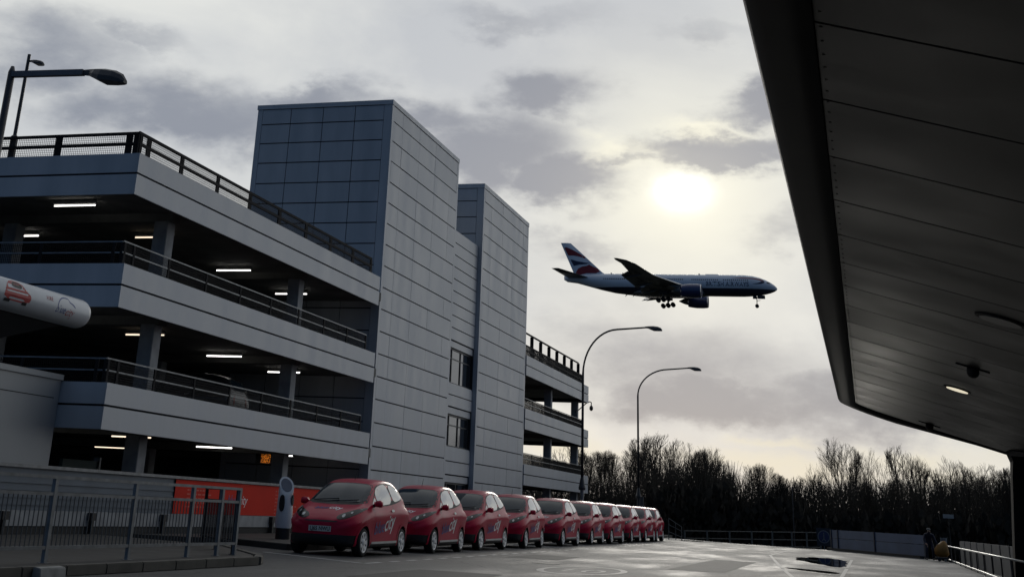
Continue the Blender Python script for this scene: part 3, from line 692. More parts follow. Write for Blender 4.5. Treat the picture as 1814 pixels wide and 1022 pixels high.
mb.loft([oval(cx_, cy_, .38, .20, .13), oval(cx_, cy_, .50, .23, .15), oval(cx_, cy_, .9, .21, .15), oval(cx_ - .01, cy_, 1.12, .19, .16, .1), oval(cx_ - .0, cy_, 1.40, .205, .12, 1.5)]); bd = obj('body', mb, mat('charger_white', (.72, .72, .72), .4, var=.05), ch, smooth=True); sharp(bd)
mb = MB(); mb.loft([oval(cx_, cy_, .10, .19, .13), oval(cx_, cy_, .38, .19, .125)]); obj('base', mb, CARBLK, ch)
mb = MB(); mb.loft([oval(cx_, cy_, 1.40, .155, .09, 1.5, off=.004), oval(cx_, cy_, 1.40, .155, .09, 1.5, off=.012)]); obj('screen', mb, mat('grey_screen', (.14, .15, .18), .3), ch)
mb = MB(); mb.loft([[(cx_ - .02 + .075 * math.cos(t) * (1 if abs(math.sin(t)) < .9 else .8), cy_ - .168 + k * .03, .97 + .20 * math.copysign(abs(math.sin(t)) ** .7, math.sin(t))) for t in [2 * math.pi * j / 20 for j in range(20)]] for k in (0, 1)])
obj('socket_slot', mb, CARBLK, ch)
mb = MB(); mb.loft([[(cx_ + .195 + k * .03, cy_ - .02 + .05 * math.cos(t), 1.05 + .13 * math.sin(t)) for t in [2 * math.pi * j / 16 for j in range(16)]] for k in (0, 1)]); obj('socket_slot', mb, CARBLK, ch)

# ------------------------------------------------------------------ street lamps
LAMPC = mat('dark_grey_lamp_paint', (.035, .037, .042), .5, .2)
def head(mb, p, d, L_=1.0, w=.34, h=.22):
    """lantern: flat lens below, domed hood above, pointed front"""
    d = Vector(d).normalized(); s = Vector((0, 0, 1)).cross(d).normalized(); u = d.cross(s)
    prof = [(0, .05, .07, -.05), (.18, .10, .10, -.06), (.34, .8, .12, -.13), (.5, 1, .13, -.20), (.75, .9, .10, -.20), (.92, .6, .02, -.20), (1.0, .35, -.10, -.195)]
    rings = []
    for t, ww, top, bot in prof:
        c = Vector(p) + d * (t * L_); W = max(.13, ww) * w / 2; tp = top * L_ * .8; bt = bot * L_ * .8
        rings.append([c + s * (W * a) + u * (bt + (tp - bt) * b) for a, b in ((-1, 0), (-1, .35), (-.7, .8), (0, 1), (.7, .8), (1, .35), (1, 0))])
    mb.loft(rings)
lp = thing('street_lamp', (-13.93, 18, 0), 'near grey street lamp with straight arm at upper left', 'street lamp')
mb = MB(); mb.tube([(-13.93, 18, 0), (-13.93, 18, 1.4), (-13.93, 18, 1.42), (-13.93, 18, 7.82), (-13.93, 18, 7.93)], [.10, .10, .07, .062, .03], 12); obj('pole', mb, LAMPC, lp, smooth=True)
mb = MB(); mb.beam((-13.95, 18, 7.78), (-12.45, 18, 7.74), .10, .10); obj('arm', mb, mat('galvanised_arm', (.10, .11, .13), .5, .4), lp)
mb = MB(); head(mb, (-12.5, 18, 7.74), (1, 0, -.10), .92); obj('lantern', mb, LAMPC, lp)
lp = thing('roof_lamp', (-20.82, 27.5, 8.9), 'thin lamp post rising from the car park roof railing at far left', 'street lamp')
mb = MB(); mb.tube([(-20.82, 27.5, 8.5), (-20.82, 27.5, 9.55), (-20.82, 27.5, 9.6), (-20.82, 27.5, 11.85)], [.10, .10, .05, .045], 10); obj('pole', mb, LAMPC, lp)
mb = MB(); head(mb, (-20.8, 27.5, 11.66), (1, 0, -.12), .5, .25); obj('lantern', mb, LAMPC, lp)
def swan(x, y, zs, R, arm, ztip, label, light_base):
    lp = thing('street_lamp', (x, y, -.0), label, 'street lamp', 'curved street lamps past the red cars')
    pts = [(x, y, 2.75), (x, y, zs)]
    H = ztip - zs
    for k in range(1, 13):
        t = k / 12 * math.pi / 2 * .97; pts.append((x + R * (1 - math.cos(t)), y, zs + (H - .12) * math.sin(t)))
    pts.append((x + arm, y, ztip))
    mb = MB(); mb.tube(pts, [.075, .062] + [.05] * 12 + [.045], 10); obj('pole', mb, LAMPC, lp, smooth=True)
    mb = MB(); mb.tube([(x, y, -.1), (x, y, 2.3), (x, y, 2.45)], [.10, .10, .09], 12); obj('base_sleeve', mb, RAILG if light_base else LAMPC, lp)
    mb = MB(); mb.tube([(x, y, 2.3), (x, y, 2.42), (x, y, 2.6), (x, y, 2.95)], [.17, .19, .14, .08], 12); obj('collar', mb, LAMPC, lp)
    mb = MB(); head(mb, (x + arm - .05, y, ztip), (1, 0, -.03), .95, .32, .2); obj('lantern', mb, LAMPC, lp)
swan(-14.55, 72, 8.3, 2.0, 3.5, 10.85, 'nearer curved street lamp in front of the car park end', True)
swan(-14.72, 92, 8.9, 2.2, 3.5, 10.85, 'farther curved street lamp in front of the bare trees', False)
cc = thing('security_camera', (-17.0, 86.8, 7.7), 'dome security camera on a bent arm at the car park end', 'camera')
mb = MB(); mb.tube([(-17.6, 84.9, 7.2), (-17.15, 86.4, 7.95), (-17.05, 86.75, 8.02), (-16.98, 86.85, 7.98), (-16.98, 86.85, 7.75)], .035, 8); obj('arm', mb, LAMPC, cc)
mb = MB(); mb.tube([(-16.98, 86.85, 7.78), (-16.98, 86.85, 7.68), (-16.98, 86.85, 7.55), (-16.98, 86.85, 7.45)], [.06, .12, .12, .05], 12); obj('dome', mb, CARBLK, cc, smooth=True)
mb = MB(); mb.box(-15.3, -14.85, 94.8, 95.1, -1, 2.45); tag(obj('cabinet', mb, mat('grey_cabinet', (.05, .055, .06), .6), bevel=.02), 'grey equipment cabinet standing behind the last red cars', 'cabinet')

# ------------------------------------------------------------------ far edge railing, hoarding, right barrier
t = thing('edge_railing', (-11.4, 91, -1), 'pale three-rail edge railing across the far end of the road', 'railing')
pa = Vector((-11.55, 91.0, -.62)); pb = Vector((-2.9, 88.0, -.25)); RP = mat('pale_rail', (.13, .13, .12), .6, .2)
rl = MB()
for z in (1.06, .62, .22): rl.tube([pa + Vector((0, 0, z)), pb + Vector((0, 0, z))], .028, 6)
obj('rail', rl, RP, t)
for s in (.0, .175, .345, .51, .66, .80, .905, 1.0):
    c = pa.lerp(pb, s); mb = MB(); mb.box(c.x - .05, c.x + .05, c.y - .05, c.y + .05, -1.1, c.z + 1.1); obj('post', mb, RP, t)
t = thing('ramp_railing', (-11, 80, 0), 'sloping ramp railing just beyond the last red car', 'railing')
mb = MB()
for z0, z1 in ((1.15, .72), (.80, .48), (.42, .16)): mb.tube([(-11.2, 81, z0), (-10.45, 81, z1)], .02, 6)
mb.tube([(-11.2, 81, 0), (-11.2, 81, 1.15)], .025, 6); mb.tube([(-10.45, 81, 0), (-10.45, 81, .72)], .025, 6); mb.tube([(-10.8, 81, 0), (-10.8, 81, .93)], .02, 6); obj('rail', mb, RP, t)
t = thing('hoarding', (-1.9, 77.7, 0), 'blue grey panel barrier along the bend at lower right', 'barrier')
A = Vector((-1.96, 77.8, 0)); B = Vector((2.45, 68.3, 0)); d = (B - A).normalized(); nn = Vector((d.y, -d.x, 0)); nn = nn if nn.y < 0 else -nn
HB = mat('blue_grey_hoarding', (.05, .08, .15), .55, 0, .15, 1.0)
cuts = [0, .08, .50, 1.0]; L_ = (B - A).length
for a, b in zip(cuts, cuts[1:]):
    mb = MB(); p = A + d * (a * L_ + .05); q = A + d * (b * L_ - .05)
    mb.beam(p + Vector((0, 0, .36)), q + Vector((0, 0, .36)), .05, .48); mb.beam(p + Vector((0, 0, .82)), q + Vector((0, 0, .82)), .05, .40); obj('panel', mb, HB, t)
for a in (0, .08, .5, 1.0):
    mb = MB(); p = A + d * (a * L_); mb.beam(p, p + Vector((0, 0, 1.04)), .14, .10, up=d.to_tuple()); obj('post', mb, mat('dark_blue_post', (.02, .026, .045), .6), t)
mb = MB(); mb.beam(A + nn * .22 + Vector((0, 0, .06)), B + nn * .22 + Vector((0, 0, .06)), .2, .12); tag(obj('kerb', mb, mat('dark_kerb', (.02, .02, .02), .8)), kind='structure')
t = thing('round_sign', (-2.75, 86, 0), 'round dark blue sign with a ring at the end of the edge railing', 'sign')
def sdisc(mb, r, y, mi=0, r0=0):
    n = 28
    if r0: mb.loft([[(-2.63 + q * math.cos(2 * math.pi * k / n), y, .60 + q * math.sin(2 * math.pi * k / n)) for k in range(n)] for q in (r0, r)], caps=False, mi=mi)
    else: mb.loft([[(-2.63 + r * math.cos(2 * math.pi * k / n), y + e, .60 + r * math.sin(2 * math.pi * k / n)) for k in range(n)] for e in (0, .02)], mi=mi)
mb = MB(); mb.box(-3.05, -2.2, 86.0, 86.02, .1, 1.08); sdisc(mb, .36, 85.97, 1); obj('plate', mb, [mat('sign_board', (.02, .024, .035), .6), mat('sign_blue', (.02, .03, .09), .5)], t)
mb = MB(); sdisc(mb, .36, 85.965, 0, .31); mb.box(-2.66, -2.60, 85.955, 85.965, .50, .74); mb.beam((-2.63, 85.96, .52), (-2.73, 85.96, .36), .01, .05); mb.beam((-2.63, 85.96, .52), (-2.54, 85.96, .36), .01, .05); mb.box(-2.66, -2.60, 85.955, 85.965, .77, .83)
obj('symbol', mb, mat('sign_grey', (.14, .15, .17), .6), t, recalc=False)
mb = MB(); mb.box(-2.66, -2.60, 86.03, 86.09, -1, 1.0); obj('post', mb, RAILG, t)

t = thing('barrier_wall', (4.5, 48, 0), 'low grey concrete panel wall with dark joints behind the handrail', 'wall')
CONC = mat('grey_barrier_concrete', (.035, .042, .052), .75, 0, .25, 1.5, .1)
A = Vector((3.58, 61, 0)); B = Vector((4.45, 22, 0)); d = (B - A).normalized(); L_ = (B - A).length; k = 16
for i in range(k):
    mb = MB(); p = A + d * (i * L_ / k + .13); q = A + d * ((i + 1) * L_ / k - .13); mb.beam(p + Vector((0, 0, .44)), q + Vector((0, 0, .44)), .14, .88); obj('panel', mb, CONC, t, bevel=.01)
mb = MB(); mb.beam(A + Vector((.06, 0, .42)), B + Vector((.06, 0, .42)), .1, .82); obj('backing', mb, BACK, t)
t = thing('handrail', (3.3, 50, 0), 'low shiny tubular handrail running beside the wall at lower right', 'railing')
SH = mat('stainless_tube', (.30, .31, .31), .38, .7)
for z in (.62, .07):
    mb = MB(); mb.tube([(3.33, 67.5, z), (3.30, 45, z), (3.27, 24, z)], .028, 8); obj('rail', mb, SH, t, smooth=True)
for y in range(25, 68, 3):
    mb = MB(); mb.tube([(3.31, y, 0), (3.31, y, .6)], .02, 8); obj('post', mb, CARBLK, t)

# ------------------------------------------------------------------ red hatchbacks
def interp(tab, y):
    ys = [r[0] for r in tab]; n = len(tab)
    if y <= ys[0]: return list(tab[0][1:])
    if y >= ys[-1]: return list(tab[-1][1:])
    i = max(k for k in range(n) if ys[k] <= y); i = min(i, n - 2)
    t = (y - ys[i]) / (ys[i + 1] - ys[i]); out = []
    for c in range(1, len(tab[0])):
        p0, p1, p2, p3 = (tab[max(i - 1, 0)][c], tab[i][c], tab[i + 1][c], tab[min(i + 2, n - 1)][c])
        h = ys[i + 1] - ys[i]
        m1 = (p2 - p0) / max(1e-6, (ys[i + 1] - ys[max(i - 1, 0)])) * h; m2 = (p3 - p1) / max(1e-6, (ys[min(i + 2, n - 1)] - ys[i])) * h
        if (p2 - p1) * m1 <= 0: m1 = 0
        if (p2 - p1) * m2 <= 0: m2 = 0
        m1 = max(-3 * abs(p2 - p1), min(3 * abs(p2 - p1), m1)); m2 = max(-3 * abs(p2 - p1), min(3 * abs(p2 - p1), m2))
        t2, t3 = t * t, t * t * t
        out.append((2 * t3 - 3 * t2 + 1) * p1 + (t3 - 2 * t2 + t) * m1 + (-2 * t3 + 3 * t2) * p2 + (t3 - t2) * m2)
    return out
#        y     zs   wl   wm   zm   wb   zb   wt   zt
CARTAB = [(-.60, .32, .34, .40, .48, .36, .60, .26, .66), (-.565, .25, .50, .56, .49, .50, .65, .38, .72), (-.49, .21, .62, .69, .50, .63, .70, .48, .775), (-.36, .19, .72, .79, .52, .73, .77, .56, .85),
          (-.12, .18, .78, .835, .55, .79, .86, .62, .955), (.15, .18, .79, .85, .58, .81, .93, .65, 1.04), (.30, .18, .79, .85, .60, .81, .96, .645, 1.085), (.50, .18, .79, .85, .61, .81, .975, .62, 1.22),
          (.75, .18, .79, .85, .62, .81, .985, .595, 1.37), (1.0, .18, .79, .85, .62, .81, .995, .575, 1.485), (1.25, .18, .79, .85, .63, .81, 1.01, .565, 1.56), (1.55, .18, .79, .85, .64, .81, 1.03, .56, 1.60),
          (1.9, .18, .79, .85, .65, .805, 1.05, .555, 1.61), (2.25, .18, .79, .85, .66, .80, 1.07, .55, 1.595), (2.55, .18, .785, .85, .66, .785, 1.07, .53, 1.54), (2.78, .19, .77, .84, .66, .765, 1.05, .50, 1.45),
          (2.93, .21, .73, .82, .65, .74, 1.02, .47, 1.30), (3.01, .23, .69, .78, .63, .69, .98, .45, 1.13), (3.05, .27, .60, .70, .60, .60, .86, .42, .97), (3.07, .32, .5, .6, .58, .52, .76, .38, .84)]
def car_section(y):
    zs, wl, wm, zm, wb, zb, wt, zt = interp(CARTAB, y)
    ctrl = [(0, zs), (wl * .8, zs), (wl, zs + .03), (wl + (wm - wl) * .35, zs + (zm - zs) * .35), (wm - .03, zm), (wm + .004, zm + (zb - zm) * .60), (wb - .025, zb),
            (wb + (wt - wb) * .25, zb + (zt - zb) * .30), (wb + (wt - wb) * .6, zb + (zt - zb) * .62), (wt, zb + (zt - zb) * .88), (wt * .82, zb + (zt - zb) * .955), (wt * .5, zt - .012), (0, zt)]
    pts = []
    for i in range(len(ctrl) - 1):
        p0, p1, p2, p3 = ctrl[max(i - 1, 0)], ctrl[i], ctrl[i + 1], ctrl[min(i + 2, len(ctrl) - 1)]
        for t in (0, .5):
            pts.append(tuple(.5 * (2 * p1[c] + (p2[c] - p0[c]) * t + (2 * p0[c] - 5 * p1[c] + 4 * p2[c] - p3[c]) * t * t + (3 * p1[c] - p0[c] - 3 * p2[c] + p3[c]) * t ** 3) for c in (0, 1)))
    pts.append(ctrl[-1]); return pts
def make_car(label, paint=RED, livery=True, ccat='car', group='red cars parked along the kerb'):
    root = thing('parked_car', (0, 0, 0), label, ccat, group)
    ys = [-.60, -.585, -.565, -.53, -.49, -.43, -.36, -.28, -.2, -.12, -.03, .06, .15, .22, .30, .38, .46, .55, .65, .75, .87, 1.0, 1.12, 1.25, 1.4, 1.55, 1.72, 1.9, 2.08, 2.25, 2.4, 2.55, 2.67, 2.78, 2.86, 2.93, 2.97, 3.01, 3.035, 3.05, 3.07]
    rings = []
    for y in ys:
        s = car_section(y); rings.append([(x, y, z) for x, z in s] + [(-x, y, z) for x, z in reversed(s[1:-1])])
    mb = MB(); mb.loft(rings); body = obj('body', mb, [paint, CARBLK], root, smooth=True)
    # cut wheel arches
    for i, yw in enumerate((0, 2.5)):
        for sx in (1, -1):
            cb = MB(); cb.tube([(sx * .52, yw, .29), (sx * 1.1, yw, .29)], .335, 32); co = obj('cut', cb, CARBLK)
            md = body.modifiers.new('b', 'BOOLEAN'); md.object = co; md.operation = 'DIFFERENCE'; md.solver = 'EXACT'
            bpy.context.view_layer.update(); dg = bpy.context.evaluated_depsgraph_get()
            me = bpy.data.meshes.new_from_object(body.evaluated_get(dg)); body.modifiers.remove(md); body.data = me
            bpy.data.objects.remove(co)
    bm = bmesh.new(); bm.from_mesh(body.data)
    for co_, no_ in (((0, 0, .27), (0, 0, 1)), ((0, 0, .42), (0, 0, 1)), ((0, 0, .40), (0, 0, 1)), ((0, -.30, 0), (0, 1, 0)), ((0, 2.9, 0), (0, 1, 0))): bmesh.ops.bisect_plane(bm, geom=bm.verts[:] + bm.edges[:] + bm.faces[:], plane_co=co_, plane_no=no_)
    bm.to_mesh(body.data); bm.free()
    me = body.data
    while len(me.materials) < 2: me.materials.append(CARBLK)
    me.materials[0] = paint; me.materials[1] = CARBLK
    for p in me.polygons:
        c = p.center; blk = (c.z < .27) or (c.y < -.30 and c.z < .42) or (c.y > 2.9 and c.z < .40)
        inarch = any(((c.y - yw) ** 2 + (c.z - .29) ** 2) < .331 ** 2 or (abs(((c.y - yw) ** 2 + (c.z - .29) ** 2) ** .5 - .335) < .004) for yw in (0, 2.5)) and c.z < .64
        p.material_index = 1 if (blk or inarch) else 0; p.use_smooth = True
    sharp(body, 38)
    bv = bvh_of(body)
    SR = (lambda u, v: (2.0, u, v)); DR = (-1, 0, 0); SL = (lambda u, v: (-2.0, u, v)); DL = (1, 0, 0)
    FR = (lambda u, v: (u, -2.0, v)); DF = (0, 1, 0)
    quarter = [(.47, 1.03), (.76, 1.03), (.78, 1.20), (.72, 1.18)]
    door = [(.84, 1.04), (.83, 1.24), (1.0, 1.385), (1.25, 1.46), (1.56, 1.50), (1.68, 1.47), (1.78, 1.10), (1.3, 1.06)]
    rear = [(1.86, 1.12), (1.77, 1.48), (2.1, 1.49), (2.38, 1.42), (2.55, 1.29), (2.56, 1.22), (2.3, 1.17)]
    for (S_, D_) in ((SR, DR), (SL, DL)):
        mb = MB()
        patch(mb, chaikin([(.40, 1.015), (.80, 1.24), (1.0, 1.415), (1.25, 1.485), (1.7, 1.525), (2.1, 1.515), (2.42, 1.44), (2.62, 1.28), (2.60, 1.19), (1.9, 1.08), (1.2, 1.03)], 1), S_, D_, bv, .002, .12)
        so_ = obj('window_surround', mb, CARBLK, root, recalc=False)
        for q in (quarter, door, rear):
            mb = MB(); patch(mb, chaikin(q, 2), S_, D_, bv, .005, .12); obj('side_window', mb, CARSG, root, smooth=True, recalc=False)
        for yw in (0, 2.5):
            mb = MB(); ring = [(yw + r * math.cos(t), .29 + r * math.sin(t)) for r, rng in ((.337, range(0, 17)), (.385, range(16, -1, -1))) for t in [R_(-12 + 204 * k / 16) for k in rng]]
            patch(mb, ring, S_, D_, bv, .014, .06)
            obj('wheel_arch_trim', mb, paint, root, smooth=True, recalc=False)
        mb = MB(); patch(mb, [(.42, .255), (2.08, .265), (2.08, .315), (.42, .30)], S_, D_, bv, .02, .1); obj('sill_strip', mb, SILV, root, recalc=False)
        for a, b, w in (((.44, .40), (.52, .98), .01), ((1.80, 1.06), (1.86, .5), .01), ((1.86, .5), (1.75, .33), .01), ((.44, .40), (.5, .33), .01)):
            mb = MB(); dd = Vector((b[0] - a[0], b[1] - a[1])); nn = Vector((-dd.y, dd.x)).normalized() * w / 2
            patch(mb, [(a[0] - nn.x, a[1] - nn.y), (b[0] - nn.x, b[1] - nn.y), (b[0] + nn.x, b[1] + nn.y), (a[0] + nn.x, a[1] + nn.y)], S_, D_, bv, .003, .15)
            obj('door_gap', mb, CARBLK, root, recalc=False)
        mb = MB(); patch(mb, chaikin([(1.60, .91), (1.78, .92), (1.78, .97), (1.60, .96)], 1), S_, D_, bv, .02, .05); obj('door_handle', mb, SILV, root, recalc=False)
        mb = MB(); sx = 1 if D_ == DR else -1
        rg = [[(sx * (.80 + .02 + a * .22), .60 + dy * b * .5 + .02, 1.07 + dz * c) for a, b, c in ((0, 0, 0),) for dy, dz in ((-.10, -.05), (.10, -.05), (.11, .03), (.05, .085), (-.06, .08), (-.11, .03))] for _ in (0,)]
        rings_ = []
        for a, s_ in ((0, .45), (.25, .9), (.7, 1.05), (1.0, .8)):
            rings_.append([(sx * (.80 + a * .17), .58 + dy * s_, 1.07 + dz * s_) for dy, dz in ((-.075, -.06), (.06, -.065), (.07, .03), (.04, .075), (-.05, .075), (-.08, .02))])
        mb.loft(rings_); mi = obj('door_mirror', mb, paint, root, smooth=True)
        mb = MB(); mb.beam((sx * .74, .58, 1.02), (sx * .84, .58, 1.06), .07, .06); obj('mirror_stalk', mb, CARBLK, mi)
    ws = [(-.66, 1.10), (0, 1.085), (.66, 1.10), (.64, 1.18), (.565, 1.44), (.36, 1.475), (0, 1.485), (-.36, 1.475), (-.565, 1.44), (-.64, 1.18)]
    mb = MB(); patch(mb, chaikin([(-.70, 1.045), (0, 1.02), (.70, 1.045), (.665, 1.18), (.585, 1.46), (.36, 1.49), (0, 1.50), (-.36, 1.49), (-.585, 1.46), (-.665, 1.18)], 1), FR, DF, bv, .002, .05); obj('windscreen_surround', mb, CARBLK, root, recalc=False)
    mb = MB(); patch(mb, chaikin(ws, 1), FR, DF, bv, .005, .05); obj('windscreen', mb, CARGL, root, smooth=True, recalc=False)
    mb = MB()
    for a, b in (((-.55, 1.085), (.02, 1.13)), ((.0, 1.075), (.5, 1.12))):
        pa_, pb_ = bv.ray_cast(Vector((a[0], -2, a[1])), Vector(DF))[0], bv.ray_cast(Vector((b[0], -2, b[1])), Vector(DF))[0]
        if pa_ and pb_: mb.beam(pa_ + Vector((0, -.02, .02)), pb_ + Vector((0, -.02, .02)), .02, .02)
    if mb.v: obj('wiper', mb, CARBLK, root)
    for sx in (1, -1):
        hl = [(.31, .765), (.40, .715), (.58, .755), (.74, .86), (.79, .985), (.70, .965), (.50, .885), (.36, .825)]
        mb = MB(); patch(mb, chaikin([(sx * a, b) for a, b in hl], 1), FR, DF, bv, .006, .05); h = obj('headlight', mb, mat('black_lamp_glass', (.008, .008, .010), .15, spec=.3), root, smooth=True, recalc=False)
        mb = MB(); patch(mb, [(sx * .47 + .035 * math.cos(t), .80 + .035 * math.sin(t)) for t in [k * math.pi / 8 for k in range(16)]], FR, DF, bv, .010, .03)
        patch(mb, [(sx * .60 + .022 * math.cos(t), .865 + .022 * math.sin(t)) for t in [k * math.pi / 8 for k in range(16)]], FR, DF, bv, .010, .03); obj('lamp_reflector', mb, LAMPG, h, recalc=False)
        mb = MB(); patch(mb, chaikin([(sx * .30, .985), (sx * .44, .96), (sx * .46, .70), (sx * .40, .68)], 1), lambda u, v: (u, 5, v), (0, -1, 0), bv, .006, .06); obj('rear_light', mb, mat('red_lamp', (.25, .01, .01), .2), root, recalc=False)
    mb = MB(); patch(mb, [(-.26, .475), (.26, .475), (.26, .585), (-.26, .585)], FR, DF, bv, .012, .05); pl = obj('number_plate', mb, PLATE, root, recalc=False)
    mb = MB(); text_on(mb, 'LJ65 NWU', .11, lambda u, v: (-.23 + u, -2, .495 + v), DF, bv, .016, width=.46, bold=.002); obj('plate_letters', mb, TXTK, pl, recalc=False)
    mb = MB(); patch(mb, chaikin([(-.40, .665), (.40, .665), (.36, .70), (-.36, .70)], 1), FR, DF, bv, .004, .05); obj('grille', mb, CARBLK, root, recalc=False)
    mb = MB(); mb.tube([(.0, 1.30, 1.56), (.0, 1.42, 1.76)], [.008, .004], 6); obj('aerial', mb, CARBLK, root)
    mb = MB(); patch(mb, chaikin([(-.45, 1.12), (.45, 1.12), (.40, 1.44), (-.40, 1.44)], 1), lambda u, v: (u, 5, v), (0, -1, 0), bv, .005, .06); obj('rear_window', mb, CARGL, root, smooth=True, recalc=False)
    if livery:
        for (S_, D_, fl) in ((SR, DR, 1), (SL, DL, -1)):
            if fl == 1: f1 = lambda u, v: (2.0, .56 + u, .44 + v + .10 * u); f2 = lambda u, v: (2.0, 1.22 + u, .50 + v + .16 * u)
            else: f1 = lambda u, v: (-2.0, 2.0 - u, .44 + v + .10 * u); f2 = lambda u, v: (-2.0, 1.34 - u, .50 + v + .16 * u)
            mb = MB(); text_on(mb, 'blue', .36, f1, D_, bv, .006, .25, width=.68, bold=.004); obj('lettering', mb, TXTB, root, recalc=False)
            mb = MB(); text_on(mb, 'city', .46, f2, D_, bv, .006, .25, width=.66, bold=.004); obj('lettering', mb, TXTW, root, recalc=False)
        top = lambda w: (lambda u, v: (w + u, -.18 + v, 3.0))
        mb = MB(); text_on(mb, 'blue', .17, top(-.34), (0, 0, -1), bv, .005, .25, bold=.003, width=.32); obj('lettering', mb, TXTB, root, recalc=False)
        mb = MB(); text_on(mb, 'city', .20, top(-.01), (0, 0, -1), bv, .005, .25, bold=.003, width=.32); obj('lettering', mb, TXTW, root, recalc=False)
    for yw in (0, 2.5):
        for sx in (1, -1):
            mb = MB(); prof = [(.60, .20), (.60, .26), (.63, .285), (.78, .287), (.805, .27), (.81, .225), (.80, .20)]
            n = 28
            mb.loft([[(sx * x, yw + r * math.cos(2 * math.pi * k / n), .288 + r * math.sin(2 * math.pi * k / n)) for k in range(n)] for x, r in prof])
            w = obj('wheel', mb, TYRE, root, smooth=True)
            mb = MB(); X0 = .79
            mb.loft([[(sx * (x), yw + r * math.cos(2 * math.pi * k / n), .288 + r * math.sin(2 * math.pi * k / n)) for k in range(n)] for x, r in ((.805, .215), (.812, .20), (.80, .175))], caps=False)
            mb.loft([[(sx * (x), yw + r * math.cos(2 * math.pi * k / n), .288 + r * math.sin(2 * math.pi * k / n)) for k in range(n)] for x, r in ((.795, .07), (.815, .06), (.82, .03))], caps=True)
            for k in range(7):
                a = 2 * math.pi * k / 7; a2 = .17
                p = lambda r, t, x: (sx * x, yw + r * math.cos(a + t), .288 + r * math.sin(a + t))
                mb.add([p(.05, -.7, .80), p(.05, .7, .80), p(.185, .26, .808), p(.185, -.26, .808)], [(0, 1, 2, 3)])
            obj('hubcap', mb, HUB, w)
            mb = MB(); mb.loft([[(sx * x, yw + .2 * math.cos(2 * math.pi * k / n), .288 + .2 * math.sin(2 * math.pi * k / n)) for k in range(n)] for x in (.70, .775)]); obj('brake_disc', mb, CARBLK, w)
    return root
ORD = ['first red hatchback in the row, nearest the camera beside the white charging post', 'second red hatchback in the row, its nose hidden behind the first', 'third red hatchback in the row, in front of the pale link between the towers', 'fourth red hatchback in the row, in front of the second tower',
       'fifth red hatchback in the row, below the far open decks', 'sixth red hatchback in the row, close in front of the seventh', 'seventh red hatchback in the row, mostly hidden behind the sixth', 'eighth red hatchback in the row, its blue windscreen showing before the last pair',
       'ninth red hatchback in the row, wedged between the eighth and the last', 'last red hatchback at the far end of the row']
proto = make_car(ORD[0])
CARS = [(28.1, 0), (33.0, .9), (37.7, -.9), (42.6, 1.6), (48.4, -.4), (54.0, .8), (57.9, -1.0), (63.4, .7), (67.3, -.6), (71.2, 1.2)]
DX = [0, .05, -.04, .07, .02, -.03, .06, 0, .05, .02]
for i, (y, rz) in enumerate(CARS):
    o = proto if i == 0 else copy_tree(proto)
    o['label'] = ORD[i]; o.location = (-11.27 + DX[i], y, 0); o.rotation_euler.z = R_(rz)
# darker parked cars inside the decks
GREY = mat('dark_car_paint', (.03, .032, .036), .3, .2, coat=.6); SILC = mat('silver_car_paint', (.16, .165, .17), .3, .4, coat=.6)
dk = make_car('dark hatchback parked on the second deck behind the railing', GREY, False, 'car', 'cars parked inside the car park')
DK = [((-21.0, 36.6, 2.9), 180, 'dark hatchback parked on the lowest open deck behind its railing'), ((-22.5, 33.6, 0), 0, 'dark car on the ground floor behind the first column'), ((-22.5, 36.2, 0), 0, 'dark car on the ground floor behind the orange banner'), ((-22.5, 40.2, 0), 0, 'dark car on the ground floor beyond the glowing display')]
for i, (loc, rz, lb) in enumerate(DK):
    o = dk if i == 0 else copy_tree(dk); o['label'] = lb; o.location = loc; o.rotation_euler.z = R_(rz + 90)
mb = MB(); mb.box(-20.05, -19.95, 30.7, 32.4, .1, 1.75); mb.box(-20.1, -19.9, 32.4, 32.48, .1, 1.85, 1); tag(obj('green_screen', mb, [mat('dark_teal_board', (.01, .045, .05), .6), RAILG]), 'dark teal board standing on the ground floor behind the wall', 'board')

